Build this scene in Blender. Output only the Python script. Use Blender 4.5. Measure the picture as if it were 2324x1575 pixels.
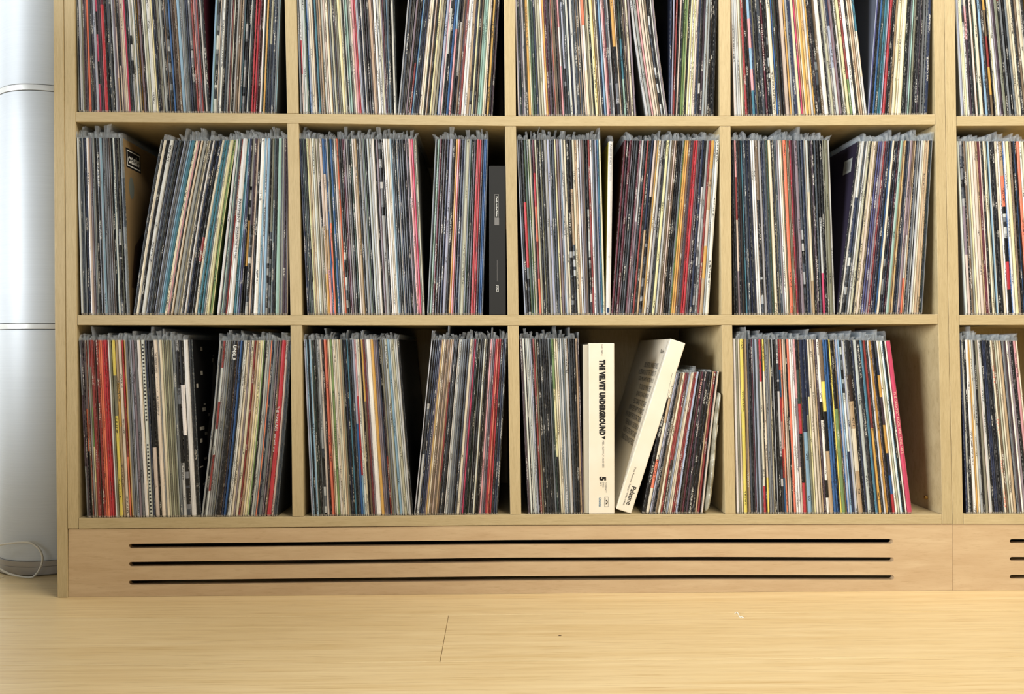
import bpy, math, random
import numpy as np
from mathutils import Matrix, Vector

# ------------------------------------------------------------------ scene, camera, light
for o in list(bpy.data.objects):
    bpy.data.objects.remove(o)
C = bpy.context.scene.collection
SC = bpy.context.scene
rnd = random.Random(7)

F_PX, DIST = 1800.0, 1.415          # focal length in pixels (frame 2324 wide), distance to the shelf front
YAW, PITCH, ROLL = math.radians(-1.056), math.radians(0.078), math.radians(0.088)
CAM_H = 0.439


def camrot():
    cy, sy, cp, sp, cr, sr = math.cos(YAW), math.sin(YAW), math.cos(PITCH), math.sin(PITCH), math.cos(ROLL), math.sin(ROLL)
    Rz = Matrix(((cy, -sy, 0), (sy, cy, 0), (0, 0, 1)))
    Rx = Matrix(((1, 0, 0), (0, cp, -sp), (0, sp, cp)))
    Ry = Matrix(((cr, 0, sr), (0, 1, 0), (-sr, 0, cr)))
    return Rz @ Rx @ Ry


RC = camrot()


def P(px, py, Y=0.0):
    """measured photo pixel -> (x, z) on the vertical plane at depth Y"""
    d = RC @ Vector(((px - 1162) / F_PX, 1, -(py - 787.5) / F_PX))
    t = (Y + DIST) / d.y
    return (d.x * t, CAM_H + d.z * t)


def PF(px, py, Z=0.0):
    """measured photo pixel -> (x, y) on the horizontal plane Z"""
    d = RC @ Vector(((px - 1162) / F_PX, 1, -(py - 787.5) / F_PX))
    t = (Z - CAM_H) / d.z
    return (d.x * t, -DIST + d.y * t)


cam = bpy.data.objects.new('camera', bpy.data.cameras.new('camera'))
cam.data.sensor_width = 36
cam.data.sensor_fit = 'HORIZONTAL'
cam.data.lens = F_PX / 2324 * 36
cam.data.clip_start = 0.01
M = Matrix((RC @ Vector((1, 0, 0)), RC @ Vector((0, 0, 1)), -(RC @ Vector((0, 1, 0))))).transposed()
cam.matrix_world = Matrix.Translation((0, -DIST, CAM_H)) @ M.to_4x4()
C.objects.link(cam)
SC.camera = cam

SC.view_settings.view_transform = 'Standard'
SC.view_settings.look = 'None'
SC.view_settings.gamma = 1
SC.view_settings.use_curve_mapping = False
SC.view_settings.exposure = 0.2
SC.cycles.use_denoising = True
SC.cycles.max_bounces = 8
SC.cycles.diffuse_bounces = 2
SC.cycles.transparent_max_bounces = 24
SC.cycles.caustics_reflective = False
SC.cycles.caustics_refractive = False

w = bpy.data.worlds.new('world')
SC.world = w
w.use_nodes = True
bg = w.node_tree.nodes['Background']
bg.inputs[0].default_value = (0.93, 0.96, 1.0, 1)
bg.inputs[1].default_value = 0.045


def area(name, loc, target, sx, sy, power, col):
    l = bpy.data.lights.new(name, 'AREA')
    l.shape = 'RECTANGLE'
    l.size, l.size_y, l.energy, l.color = sx, sy, power, col
    o = bpy.data.objects.new(name, l)
    o.location = loc
    o.rotation_euler = (Vector(target) - Vector(loc)).to_track_quat('-Z', 'Y').to_euler()
    C.objects.link(o)
    return o


area('window_light', (-5.0, -3.1, 1.35), (0.1, 0, 0.5), 2.2, 2.2, 470, (0.90, 0.95, 1.0))
area('front_fill_light', (-1.2, -5.2, 1.7), (-0.2, 0, 0.5), 2.4, 1.8, 34, (0.88, 0.94, 1.0))  # added soft fill to lift the column; no real window there
area('ceiling_light', (1.2, -1.05, 2.45), (0.8, -0.5, 0.0), 1.6, 0.7, 60, (1.0, 0.93, 0.80))


# ------------------------------------------------------------------ helpers
def lin(c):
    return tuple((v / 255 / 12.92) if v / 255 <= 0.04045 else ((v / 255 + 0.055) / 1.055) ** 2.4 for v in c)


def tag(o, label=None, cat=None, group=None, kind=None):
    if label: o['label'] = label
    if cat: o['category'] = cat
    if group: o['group'] = group
    if kind: o['kind'] = kind
    return o


def link(name, me, parent=None, mats=()):
    o = bpy.data.objects.new(name, me)
    C.objects.link(o)
    for m in mats:
        if m.name not in [x.name for x in me.materials if x]:
            me.materials.append(m)
    if parent is not None: o.parent = parent
    return o


def empty(name, loc=(0, 0, 0)):
    o = bpy.data.objects.new(name, None)
    o.location = loc
    o.empty_display_size = 0.05
    C.objects.link(o)
    return o


def mesh(name, verts, faces, mats, parent=None, smooth=False):
    me = bpy.data.meshes.new(name)
    me.from_pydata([tuple(v) for v in verts], [], faces)
    me.update()
    if smooth:
        me.polygons.foreach_set('use_smooth', [True] * len(me.polygons))
    return link(name, me, parent, mats if isinstance(mats, (list, tuple)) else (mats,))


def box(name, x0, x1, y0, y1, z0, z1, mat, parent=None, bev=0.0):
    v = [(x, y, z) for x in (x0, x1) for y in (y0, y1) for z in (z0, z1)]
    f = [(0, 1, 3, 2), (4, 6, 7, 5), (0, 4, 5, 1), (2, 3, 7, 6), (0, 2, 6, 4), (1, 5, 7, 3)]
    o = mesh(name, v, f, mat, parent)
    if bev: bevel(o, bev)
    return o


def bevel(o, wd, seg=2):
    b = o.modifiers.new('bevel', 'BEVEL')
    b.width, b.segments, b.limit_method = wd, seg, 'ANGLE'
    return o


def ladder(name, A, B, y0, y1, mat, parent=None, bev=0.0007):
    """board between two polylines A and B of (x, z), extruded from y0 to y1"""
    n = len(A)
    v = [(x, y0, z) for x, z in A] + [(x, y0, z) for x, z in B] + [(x, y1, z) for x, z in A] + [(x, y1, z) for x, z in B]
    f = []
    for i in range(n - 1):
        f += [(i, i + 1, n + i + 1, n + i), (2 * n + i + 1, 2 * n + i, 3 * n + i, 3 * n + i + 1),
              (i + 1, i, 2 * n + i, 2 * n + i + 1), (n + i, n + i + 1, 3 * n + i + 1, 3 * n + i)]
    f += [(0, n, 3 * n, 2 * n), (n - 1, 2 * n + n - 1, 4 * n - 1, 2 * n - 1)]
    me = bpy.data.meshes.new(name)
    me.from_pydata(v, [], f)
    import bmesh
    bm = bmesh.new(); bm.from_mesh(me)
    bmesh.ops.recalc_face_normals(bm, faces=bm.faces)
    bm.to_mesh(me); bm.free()
    o = link(name, me, parent, (mat,))
    if bev: bevel(o, bev)
    return o


def tube(name, pts, r, mat, parent=None, n=8, closed=False):
    pts = [Vector(p) for p in pts]
    vs, fs = [], []
    m = len(pts)
    up = Vector((0.13, 0.9, 0.3)).normalized()
    for i, p in enumerate(pts):
        t = (pts[min(i + 1, m - 1)] - pts[max(i - 1, 0)]).normalized()
        a = t.cross(up).normalized(); b = t.cross(a).normalized()
        for k in range(n):
            g = 2 * math.pi * k / n
            vs.append(p + a * math.cos(g) * r + b * math.sin(g) * r)
    for i in range(m - 1):
        for k in range(n):
            fs.append((i * n + k, i * n + (k + 1) % n, (i + 1) * n + (k + 1) % n, (i + 1) * n + k))
    fs.append(tuple(range(n - 1, -1, -1))); fs.append(tuple((m - 1) * n + k for k in range(n)))
    return mesh(name, vs, fs, mat, parent, smooth=True)


def catmull(pts, k=8):
    pts = [Vector(p) for p in pts]
    q = [2 * pts[0] - pts[1]] + pts + [2 * pts[-1] - pts[-2]]
    out = []
    for i in range(1, len(q) - 2):
        for j in range(k):
            t = j / k
            out.append(0.5 * ((2 * q[i]) + (-q[i - 1] + q[i + 1]) * t + (2 * q[i - 1] - 5 * q[i] + 4 * q[i + 1] - q[i + 2]) * t * t
                              + (-q[i - 1] + 3 * q[i] - 3 * q[i + 1] + q[i + 2]) * t ** 3))
    out.append(pts[-1])
    return out


def lathe(name, prof, loc, mat, parent=None, n=96):
    vs, fs = [], []
    for r, z in prof:
        for k in range(n):
            a = 2 * math.pi * k / n
            vs.append((r * math.cos(a), r * math.sin(a), z))
    for i in range(len(prof) - 1):
        for k in range(n):
            fs.append((i * n + k, i * n + (k + 1) % n, (i + 1) * n + (k + 1) % n, (i + 1) * n + k))
    o = mesh(name, vs, fs, mat, parent)
    o.data.polygons.foreach_set('use_smooth', [True] * len(o.data.polygons))
    s = o.modifiers.new('edge', 'EDGE_SPLIT'); s.split_angle = math.radians(35)
    o.location = loc
    return o


# ------------------------------------------------------------------ materials
def new_mat(name):
    m = bpy.data.materials.new(name)
    m.use_nodes = True
    nt = m.node_tree
    return m, nt, nt.nodes['Principled BSDF']


def N(nt, t, **kw):
    n = nt.nodes.new(t)
    for k, v in kw.items():
        if k.startswith('i_'):
            key = k[2:]
            n.inputs[int(key) if key.isdigit() else key].default_value = v
        else:
            setattr(n, k, v)
    return n


def L(nt, a, b):
    nt.links.new(a, b)


def math_n(nt, op, a, b=None, c=None):
    n = N(nt, 'ShaderNodeMath', operation=op)
    for i, v in enumerate((a, b, c)):
        if v is None: continue
        if isinstance(v, (int, float)): n.inputs[i].default_value = v
        else: L(nt, v, n.inputs[i])
    return n.outputs[0]


def mixc(nt, fac, a, b, mode='MIX'):
    n = N(nt, 'ShaderNodeMix', data_type='RGBA', blend_type=mode)
    if isinstance(fac, (int, float)): n.inputs[0].default_value = fac
    else: L(nt, fac, n.inputs[0])
    for i, v in ((6, a), (7, b)):
        if isinstance(v, (tuple, list)): n.inputs[i].default_value = (*v[:3], 1)
        else: L(nt, v, n.inputs[i])
    return n.outputs[2]


def plain(name, rgb, rough=0.5, metal=0.0, coat=0.0):
    m, nt, p = new_mat(name)
    p.inputs['Base Color'].default_value = (*lin(rgb), 1)
    p.inputs['Roughness'].default_value = rough
    p.inputs['Metallic'].default_value = metal
    p.inputs['Coat Weight'].default_value = coat
    return m


def wood(name, c1, c2, scale, fine, rough=0.45, figure=0.0, rng=0.5, pores=0.5):
    """scale: (x, y, z) stretch of the grain noise; small along the grain"""
    m, nt, p = new_mat(name)
    tc = N(nt, 'ShaderNodeTexCoord')
    mp = N(nt, 'ShaderNodeMapping')
    mp.inputs['Scale'].default_value = scale
    info = N(nt, 'ShaderNodeObjectInfo')
    off = N(nt, 'ShaderNodeVectorMath', operation='SCALE')
    cmb = N(nt, 'ShaderNodeCombineXYZ')
    for i in range(3): L(nt, info.outputs['Random'], cmb.inputs[i])
    L(nt, cmb.outputs[0], off.inputs[0]); off.inputs['Scale'].default_value = 37.0
    add = N(nt, 'ShaderNodeVectorMath', operation='ADD')
    L(nt, tc.outputs['Object'], mp.inputs[0])
    L(nt, mp.outputs[0], add.inputs[0]); L(nt, off.outputs[0], add.inputs[1])
    n1 = N(nt, 'ShaderNodeTexNoise', i_Scale=1.0, i_Detail=5.0, i_Roughness=0.6, i_Distortion=0.35)
    L(nt, add.outputs[0], n1.inputs['Vector'])
    n2 = N(nt, 'ShaderNodeTexNoise', i_Scale=fine, i_Detail=3.0, i_Roughness=0.7)
    L(nt, add.outputs[0], n2.inputs['Vector'])
    mr = N(nt, 'ShaderNodeMapRange'); L(nt, n1.outputs[0], mr.inputs[0])
    mr.inputs[1].default_value = 0.5 - rng / 2; mr.inputs[2].default_value = 0.5 + rng / 2
    col = mixc(nt, mr.outputs[0], lin(c1), lin(c2))
    mr2 = N(nt, 'ShaderNodeMapRange'); L(nt, n2.outputs[0], mr2.inputs[0])
    mr2.inputs[1].default_value = 0.25; mr2.inputs[2].default_value = 0.48
    dark = mixc(nt, mr2.outputs[0], tuple(v * (1 - pores * 0.5) for v in lin(c2)), (1, 1, 1))
    mul = mixc(nt, pores, col, dark, 'MULTIPLY')
    if figure:
        n3 = N(nt, 'ShaderNodeTexNoise', i_Scale=0.16, i_Detail=2.0, i_Distortion=1.2)
        L(nt, add.outputs[0], n3.inputs['Vector'])
        s = math_n(nt, 'SINE', math_n(nt, 'MULTIPLY', n3.outputs[0], 46.0))
        s = math_n(nt, 'MULTIPLY', math_n(nt, 'ADD', s, 1.0), 0.5 * figure)
        mul = mixc(nt, s, mul, lin(c2))
    tone = N(nt, 'ShaderNodeMapRange'); L(nt, info.outputs['Random'], tone.inputs[0])
    tone.inputs[3].default_value = 0.93; tone.inputs[4].default_value = 1.06
    tn = N(nt, 'ShaderNodeVectorMath', operation='SCALE'); L(nt, mul, tn.inputs[0]); L(nt, tone.outputs[0], tn.inputs['Scale'])
    L(nt, tn.outputs[0], p.inputs['Base Color'])
    p.inputs['Roughness'].default_value = rough
    bp = N(nt, 'ShaderNodeBump', i_Strength=0.12, i_Distance=0.0006)
    L(nt, n2.outputs[0], bp.inputs['Height']); L(nt, bp.outputs[0], p.inputs['Normal'])
    return m


W_VERT = wood('oak_laminate_upright', (202, 183, 141), (180, 159, 117), (420, 60, 26), 2.6, 0.5, rng=0.6, pores=0.35)
W_HORI = wood('oak_laminate_shelf', (202, 183, 141), (182, 161, 119), (26, 60, 420), 2.6, 0.5, rng=0.6, pores=0.35)
W_PLIN = wood('beech_plinth', (214, 188, 150), (196, 166, 128), (9, 30, 75), 5.0, 0.42, figure=0.34, rng=0.5, pores=0.25)
W_FLOOR = wood('oak_floorboard', (240, 217, 170), (220, 190, 136), (2.6, 90, 40), 4.6, 0.34, rng=0.5, pores=0.5)
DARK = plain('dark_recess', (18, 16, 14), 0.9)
WALLM = plain('wall_paint', (225, 226, 224), 0.8)

# record sleeves: colour, ink and seed come from mesh attributes
REC, nt, p = new_mat('printed_sleeve')
aC = N(nt, 'ShaderNodeAttribute', attribute_name='Col')
aI = N(nt, 'ShaderNodeAttribute', attribute_name='Ink')
aR = N(nt, 'ShaderNodeAttribute', attribute_name='seed')
uvn = N(nt, 'ShaderNodeUVMap', uv_map='uv')
sep = N(nt, 'ShaderNodeSeparateXYZ'); L(nt, uvn.outputs[0], sep.inputs[0])
U, V = sep.outputs[0], sep.outputs[1]


def vec(nt, x, y, z):
    c = N(nt, 'ShaderNodeCombineXYZ')
    for i, v in enumerate((x, y, z)):
        if isinstance(v, (int, float)): c.inputs[i].default_value = v
        else: L(nt, v, c.inputs[i])
    return c.outputs[0]


def noise(nt, x, y, z, detail=2.0, rough=0.5):
    n = N(nt, 'ShaderNodeTexNoise', i_Scale=1.0, i_Detail=detail, i_Roughness=rough)
    L(nt, vec(nt, x, y, z), n.inputs['Vector'])
    return n.outputs[0]


def ramp(nt, v, a, b, c=0.0, d=1.0):
    m = N(nt, 'ShaderNodeMapRange')
    L(nt, v, m.inputs[0])
    for i, q in ((1, a), (2, b), (3, c), (4, d)): m.inputs[i].default_value = q
    return m.outputs[0]


sd = math_n(nt, 'MULTIPLY', aR.outputs['Fac'], 91.0)
body = aC.outputs['Alpha']                                  # 1 on the spine, 0 on covers
streak = noise(nt, math_n(nt, 'MULTIPLY', U, 7.0), math_n(nt, 'MULTIPLY', V, 5.0), sd, 3.0)  # lengthwise streaks: highlights of the plastic painted into the spine colour
col = mixc(nt, 1.0, aC.outputs['Color'], N(nt, 'ShaderNodeCombineColor').outputs[0])
sv = ramp(nt, streak, 0.3, 0.7, 0.72, 1.22)
vm = N(nt, 'ShaderNodeVectorMath', operation='SCALE'); L(nt, aC.outputs['Color'], vm.inputs[0]); L(nt, sv, vm.inputs['Scale'])
# mottled print
mot = noise(nt, math_n(nt, 'MULTIPLY', U, 2.0), math_n(nt, 'MULTIPLY', V, 46.0), math_n(nt, 'ADD', sd, 5.0), 3.0, 0.7)
inkc = aI.outputs['Color']; inka = aI.outputs['Alpha']
word = ramp(nt, noise(nt, 0.0, math_n(nt, 'MULTIPLY', V, 7.0), math_n(nt, 'ADD', sd, 11.0), 1.0), 0.57, 0.60)
lets = ramp(nt, noise(nt, math_n(nt, 'MULTIPLY', U, 3.5), math_n(nt, 'MULTIPLY', V, 190.0), math_n(nt, 'ADD', sd, 23.0), 1.0), 0.47, 0.52)
band = math_n(nt, 'MULTIPLY', ramp(nt, U, 0.24, 0.3), ramp(nt, U, 0.76, 0.70))
ink = math_n(nt, 'MULTIPLY', math_n(nt, 'MULTIPLY', word, lets), math_n(nt, 'MULTIPLY', band, inka))
motf = math_n(nt, 'MULTIPLY', ramp(nt, mot, 0.56, 0.70), 0.13)
motf = math_n(nt, 'MULTIPLY', motf, body)
c1 = mixc(nt, motf, vm.outputs[0], inkc)
c2 = mixc(nt, math_n(nt, 'MULTIPLY', ink, math_n(nt, 'MULTIPLY', body, 0.85)), c1, inkc)
# rubbed edges
edge = math_n(nt, 'ABSOLUTE', math_n(nt, 'SUBTRACT', U, 0.5))
er = ramp(nt, edge, 0.34, 0.42)
wn = ramp(nt, noise(nt, math_n(nt, 'MULTIPLY', U, 3.0), math_n(nt, 'MULTIPLY', V, 75.0), math_n(nt, 'ADD', sd, 41.0), 2.0, 0.7), 0.47, 0.6)
wear = math_n(nt, 'MULTIPLY', math_n(nt, 'MULTIPLY', er, wn), math_n(nt, 'MULTIPLY', body, 0.6))
c3 = mixc(nt, math_n(nt, 'MULTIPLY', wear, 0.7), c2, lin((178, 174, 166)))
L(nt, c3, p.inputs['Base Color'])
p.inputs['Roughness'].default_value = 0.42
p.inputs['Specular IOR Level'].default_value = 0.3
p.inputs['Coat Weight'].default_value = 0.12
p.inputs['Coat Roughness'].default_value = 0.12
bp = N(nt, 'ShaderNodeBump', i_Strength=0.16, i_Distance=0.0005)
bn = noise(nt, math_n(nt, 'MULTIPLY', U, 2.0), math_n(nt, 'MULTIPLY', V, 28.0), math_n(nt, 'ADD', sd, 3.0), 3.0, 0.65)
L(nt, bn, bp.inputs['Height']); L(nt, bp.outputs[0], p.inputs['Normal']); L(nt, bp.outputs[0], p.inputs['Coat Normal'])

# clear polythene outer sleeve
PLAS = bpy.data.materials.new('clear_polythene'); PLAS.use_nodes = True
nt = PLAS.node_tree; nt.nodes.clear()
out = N(nt, 'ShaderNodeOutputMaterial')
tr = N(nt, 'ShaderNodeBsdfTransparent'); tr.inputs[0].default_value = (0.93, 0.95, 0.96, 1)
pr = N(nt, 'ShaderNodeBsdfPrincipled')
pr.inputs['Base Color'].default_value = (0.70, 0.73, 0.76, 1); pr.inputs['Roughness'].default_value = 0.25
mx = N(nt, 'ShaderNodeMixShader')
g = N(nt, 'ShaderNodeNewGeometry')
tcn = N(nt, 'ShaderNodeTexCoord')
nn = N(nt, 'ShaderNodeTexNoise', i_Scale=60.0, i_Detail=2.0)
L(nt, tcn.outputs['Object'], nn.inputs['Vector'])
L(nt, ramp(nt, nn.outputs[0], 0.3, 0.7, 0.07, 0.24), mx.inputs[0])
bpn = N(nt, 'ShaderNodeBump', i_Strength=0.2, i_Distance=0.001); L(nt, nn.outputs[0], bpn.inputs['Height']); L(nt, bpn.outputs[0], pr.inputs['Normal'])
L(nt, tr.outputs[0], mx.inputs[1]); L(nt, pr.outputs[0], mx.inputs[2]); L(nt, mx.outputs[0], out.inputs[0])

INKK = plain('black_print', (22, 21, 22), 0.5)
INKW = plain('white_print', (225, 225, 220), 0.5)
INKG = plain('grey_print', (120, 118, 116), 0.5)
INKD = plain('faded_grey_print', (172, 172, 170), 0.5)
INKB = plain('blue_print', (70, 120, 150), 0.5)
INKGOLD = plain('gold_print', (196, 160, 90), 0.5)
INKP = plain('pink_print', (240, 190, 175), 0.5)

# ------------------------------------------------------------------ floor and walls
FLOORM = W_FLOOR
fl = box('floor', -4.8, 3.2, -3.6, 1.2, -0.05, -0.0125, plain('subfloor', (60, 45, 30), 0.9))
tag(fl, kind='structure', label='pale oak plank floor in front of the record shelves')
rows_y = [0.0 + 0]
Y1 = PF(1012, 1396)[1]
PW = 0.194
joints = {0: [-1.55, 0.95 + 0.3], 1: [PF(1008, 1450)[0]], 2: [1.35], 3: [-1.0, 1.3]}
k = 0
for i in range(-5, 12):
    ya = Y1 - (i) * PW; yb = ya - PW            # row 0 is the one that holds the visible end joint
    if i == 0: j0 = PF(1008, 1450)[0]
    else: j0 = {1: 1.42, -1: 1.30, -2: -0.95, 2: -0.9}.get(i, -1.2 + 0.83 * (i % 4))
    xs = [j0 + 2.4 * q for q in (-2, -1, 0, 1, 2)]
    for a, b in zip(xs, xs[1:]):
        a2, b2 = max(a, -4.7), min(b, 3.1)
        if b2 - a2 < 0.05: continue
        o = box('floor_plank', a2 - (a2 + b2) / 2 + 0.0003, b2 - (a2 + b2) / 2 - 0.0003, -PW / 2 + 0.0004, PW / 2 - 0.0004, -0.0125, 0.0, FLOORM, fl, 0.0007)
        o.location = ((a2 + b2) / 2, (ya + yb) / 2, 0)
wb = box('wall_back', -4.8, 3.2, 0.42, 0.5, 0, 2.7, WALLM)
tag(wb, kind='structure', label='pale painted wall behind the shelving')

# ------------------------------------------------------------------ the shelving
BACK = 0.335


def pl(pts, Y=0.0):
    return [P(a, b, Y) for a, b in pts]


def xat(line, y):
    """pixel x on a measured near-vertical line at pixel y"""
    line = sorted(line, key=lambda q: q[1])
    if y <= line[0][1]: a, b = line[0], line[1]
    elif y >= line[-1][1]: a, b = line[-2], line[-1]
    else:
        for a, b in zip(line, line[1:]):
            if a[1] <= y <= b[1]: break
    t = (y - a[1]) / (b[1] - a[1])
    return a[0] + (b[0] - a[0]) * t


def yat(line, x):
    return xat([(b, a) for a, b in line], x)


VL = {'a': [(121.5, 0), (124.5, 700), (129, 1180), (130.5, 1357)], 'b': [(144.5, 0), (147, 300), (149.5, 800), (153, 1180)],
      'c': [(170, 0), (172, 300), (175, 716), (178, 1173)], 'd': [(646, 0), (651.4, 257), (659, 716), (663.3, 1170)],
      'e': [(673, 0), (677.5, 257), (685.3, 716), (689, 1170)], 'f': [(1143.5, 0), (1146, 262), (1152, 716), (1158, 1168)],
      'g': [(1169, 0), (1171, 262), (1177, 716), (1183, 1168)], 'h': [(1631.7, 0), (1633.5, 265), (1637.3, 716), (1646, 1168)],
      'i': [(1658, 0), (1658.3, 265), (1661.5, 716), (1670, 1168)], 'j': [(2118, 0), (2122.4, 260), (2129, 716), (2138, 1168)],
      'k': [(2143, 0), (2146, 290), (2152.5, 700), (2162, 1190), (2164, 1343)], 'l': [(2167.3, 0), (2171, 290), (2177.4, 716), (2186.4, 1168)],
      'm': [(2640, 0), (2643, 260), (2650, 716), (2658, 1168)], 'n': [(2665, 0), (2668, 260), (2675, 716), (2683, 1168)]}
HL = {0: ([(175, -203), (1160, -196), (2120, -199)], [(175, -180), (1160, -173), (2120, -176)]),
      1: ([(175, 253.8), (660, 257.5), (1160, 263.2), (1660, 263), (2120, 259.3)], [(175, 276.6), (660, 279.6), (1160, 286), (1660, 286), (2120, 282.7)]),
      2: ([(175, 715.3), (660, 715.5), (1160, 715.3), (1660, 714.7), (2125, 713.2)], [(175, 737.7), (660, 738), (1160, 738.6), (1660, 737.7), (2127, 735.6)]),
      3: ([(180, 1175.5), (675, 1173.0), (1160, 1168), (1660, 1166.7), (2138, 1167.4)], [(180, 1200.3), (660, 1196.3), (1160, 1191.8), (1660, 1190.3), (2138, 1189)])}
HR = {0: ([(2170, -196), (2660, -198)], [(2170, -173), (2660, -175)]),
      1: ([(2171, 263.4), (2660, 262)], [(2171, 286), (2660, 284)]),
      2: ([(2178, 714.8), (2660, 714)], [(2178, 737.7), (2660, 737)]),
      3: ([(2187, 1166.4), (2660, 1167)], [(2187, 1189.5), (2660, 1190)])}

bk = empty('bookcase', (P(1150, 1345)[0], 0, 0))
tag(bk, 'wide light oak record shelving unit of square compartments on a slotted plinth', 'bookcase', 'built-in record shelving')
bk2 = empty('bookcase', (P(2410, 1345)[0], 0, 0))
tag(bk2, 'adjoining light oak shelving unit at the right edge, only one compartment wide in view', 'bookcase', 'built-in record shelving')


def inv(o, par):
    o.matrix_parent_inverse = Matrix.Translation(-par.location)
    return o


def upright(name, l1, l2, ytop, ybot, par, y0=0.0, mat=W_VERT):
    ys = [y for y in (ytop, 0, 270, 500, 725, 950, 1180, ybot) if ytop <= y <= ybot]
    A = [P(xat(VL[l1], y) + 0.35, y) for y in ys]; B = [P(xat(VL[l2], y) - 0.35, y) for y in ys]
    if ybot > 1300: A[-1] = (A[-1][0], 0.0003); B[-1] = (B[-1][0], 0.0003)
    return inv(ladder(name, A, B, y0, BACK, mat, par), par)


def shelf(name, k, H, x0, x1, par, xs):
    t, b = H[k]
    A, B = [], []
    for x in xs:
        A.append(P(x, yat(t, x))); B.append(P(x, yat(b, x)))
    return inv(ladder(name, A, B, 0.0, BACK, W_HORI, par), par)


upright('side_panel', 'a', 'b', -203, 1357.5, bk, -0.001)
upright('upright_panel', 'b', 'c', -203, 1200, bk)
upright('upright_panel', 'j', 'k', -203, 1189, bk)
upright('upright_panel', 'k', 'l', -203, 1189.5, bk2)
upright('upright_panel', 'm', 'n', -203, 1189.5, bk2)
for k in range(4):
    yy = {0: -190, 1: 268, 2: 726, 3: 1180}[k]
    x0, x1 = xat(VL['c'], yy) + 0.35, xat(VL['j'], yy) - 0.35
    shelf('shelf_board', k, HL, x0, x1, bk, [x0, 420, 667, 910, 1162, 1400, 1650, 1890, x1])
    x0, x1 = xat(VL['l'], yy) + 0.35, xat(VL['m'], yy) - 0.35
    shelf('shelf_board', k, HR, x0, x1, bk2, [x0, 2400, x1])
for k in range(3):
    for a, b in (('d', 'e'), ('f', 'g'), ('h', 'i')):
        xm = (xat(VL[a], 500) + xat(VL[b], 500)) / 2
        yt, yb = yat(HL[k][1], xm) + 0.4, yat(HL[k + 1][0], xm) - 0.4
        ys = [yt + (yb - yt) * q / 4 for q in range(5)]
        inv(ladder('divider_panel', [P(xat(VL[a], y), y) for y in ys], [P(xat(VL[b], y), y) for y in ys], 0.0, BACK, W_VERT, bk), bk)
za = P(1162, 1195)[1]; zt = P(1162, -203)[1]
inv(box('back_panel', P(150, 700)[0], P(2150, 700)[0], BACK, BACK + 0.008, za, zt, W_VERT, bk), bk)
inv(box('back_panel', P(2154, 700)[0], P(2683, 700)[0], BACK, BACK + 0.008, za, zt, W_VERT, bk2), bk2)
# small brass shelf pin on the wall of the empty corner
xp, zp = P(2107, 1129, 0.06)


def slotted(name, top, bot, left, right, slots, par):
    """plinth board with rounded slots cut through; all given as photo pixels on the front plane"""
    cu = bpy.data.curves.new('tmp', 'CURVE'); cu.dimensions = '2D'; cu.fill_mode = 'BOTH'
    cu.extrude = 0.006

    def spl(pts):
        s = cu.splines.new('POLY'); s.points.add(len(pts) - 1)
        for q, (x, z) in zip(s.points, pts): q.co = (x, z, 0, 1)
        s.use_cyclic_u = True
    xs = [left[0]] + [x for x, _ in top if left[0] < x < right[0]] + [right[0]]
    spl([P(x, yat(top, x)) for x in xs] + [(P(x, yat(bot, x))[0], 0.0003) for x in reversed([left[1]] + xs[1:-1] + [right[1]])])
    for (cl, hh) in slots:
        r = hh / 2
        pts = []
        for q in range(9):
            a = math.pi / 2 + math.pi * q / 8
            pts.append(P(cl[0][0] + r + r * math.cos(a), cl[0][1] - r * math.sin(a)))
        for x, y in cl[1:-1]: pts.append(P(x, y + r))
        for q in range(9):
            a = -math.pi / 2 + math.pi * q / 8
            pts.append(P(cl[-1][0] - r + r * math.cos(a), cl[-1][1] - r * math.sin(a)))
        for x, y in reversed(cl[1:-1]): pts.append(P(x, y - r))
        spl(pts)
    ob = bpy.data.objects.new('tmp', cu); C.objects.link(ob)
    me = bpy.data.meshes.new_from_object(ob.evaluated_get(bpy.context.evaluated_depsgraph_get()))
    bpy.data.objects.remove(ob); bpy.data.curves.remove(cu)
    me.name = name
    me.transform(Matrix(((1, 0, 0, 0), (0, 0, -1, 0.0075), (0, 1, 0, 0), (0, 0, 0, 1))))
    o = link(name, me, par, (W_PLIN,))
    return inv(o, par)


top = [(155, 1201.6), (660, 1198.2), (1160, 1193.2), (1660, 1191.4), (2163, 1190.3)]
bot = [(155, 1356.8), (455, 1355.6), (780, 1350.2), (1162, 1346.4), (1524, 1344.6), (2163, 1343.3)]
sl = [([(291, 1240), (700, 1236), (1162, 1231.3), (1600, 1229.3), (2028, 1229.3)], 10.8),
      ([(291, 1281.3), (700, 1277.0), (1162, 1271.2), (1600, 1269.5), (2029.5, 1270.6)], 10.8),
      ([(291, 1323.2), (700, 1318.5), (1162, 1313.4), (1600, 1310.5), (2030.5, 1311.2)], 10.8)]
slotted('plinth_panel', top, bot, (154.5, 154.5), (2163, 2163.2), sl, bk)
slotted('plinth_panel', [(2150, 1190.4), (2700, 1192)], [(2150, 1343.4), (2700, 1344)], (2163.8, 2164.4), (2683, 2683),
        [([(2293, 1228.6), (2600, 1229)], 9), ([(2293, 1268.8), (2600, 1269)], 9), ([(2293, 1309.6), (2600, 1310)], 9)], bk2)
xl, xr, x2 = P(156, 1300)[0], P(2162, 1300)[0], P(2682, 1300)[0]
zb = P(1162, 1194)[1]
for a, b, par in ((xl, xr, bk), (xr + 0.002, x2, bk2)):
    inv(box('plinth_shade_board', a, b, 0.30, 0.31, 0.001, zb - 0.003, DARK, par), par)  # near-black colour paints in the shade seen through the slots
pin = lathe('shelf_pin', [(0.0, 0.004), (0.003, 0.0035), (0.0036, 0.0), (0.0036, -0.001)], (0, 0, 0), plain('brass', (190, 150, 80), 0.3, 0.9), bk, 16)
pxw = (P(2129, 1129)[0])
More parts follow.
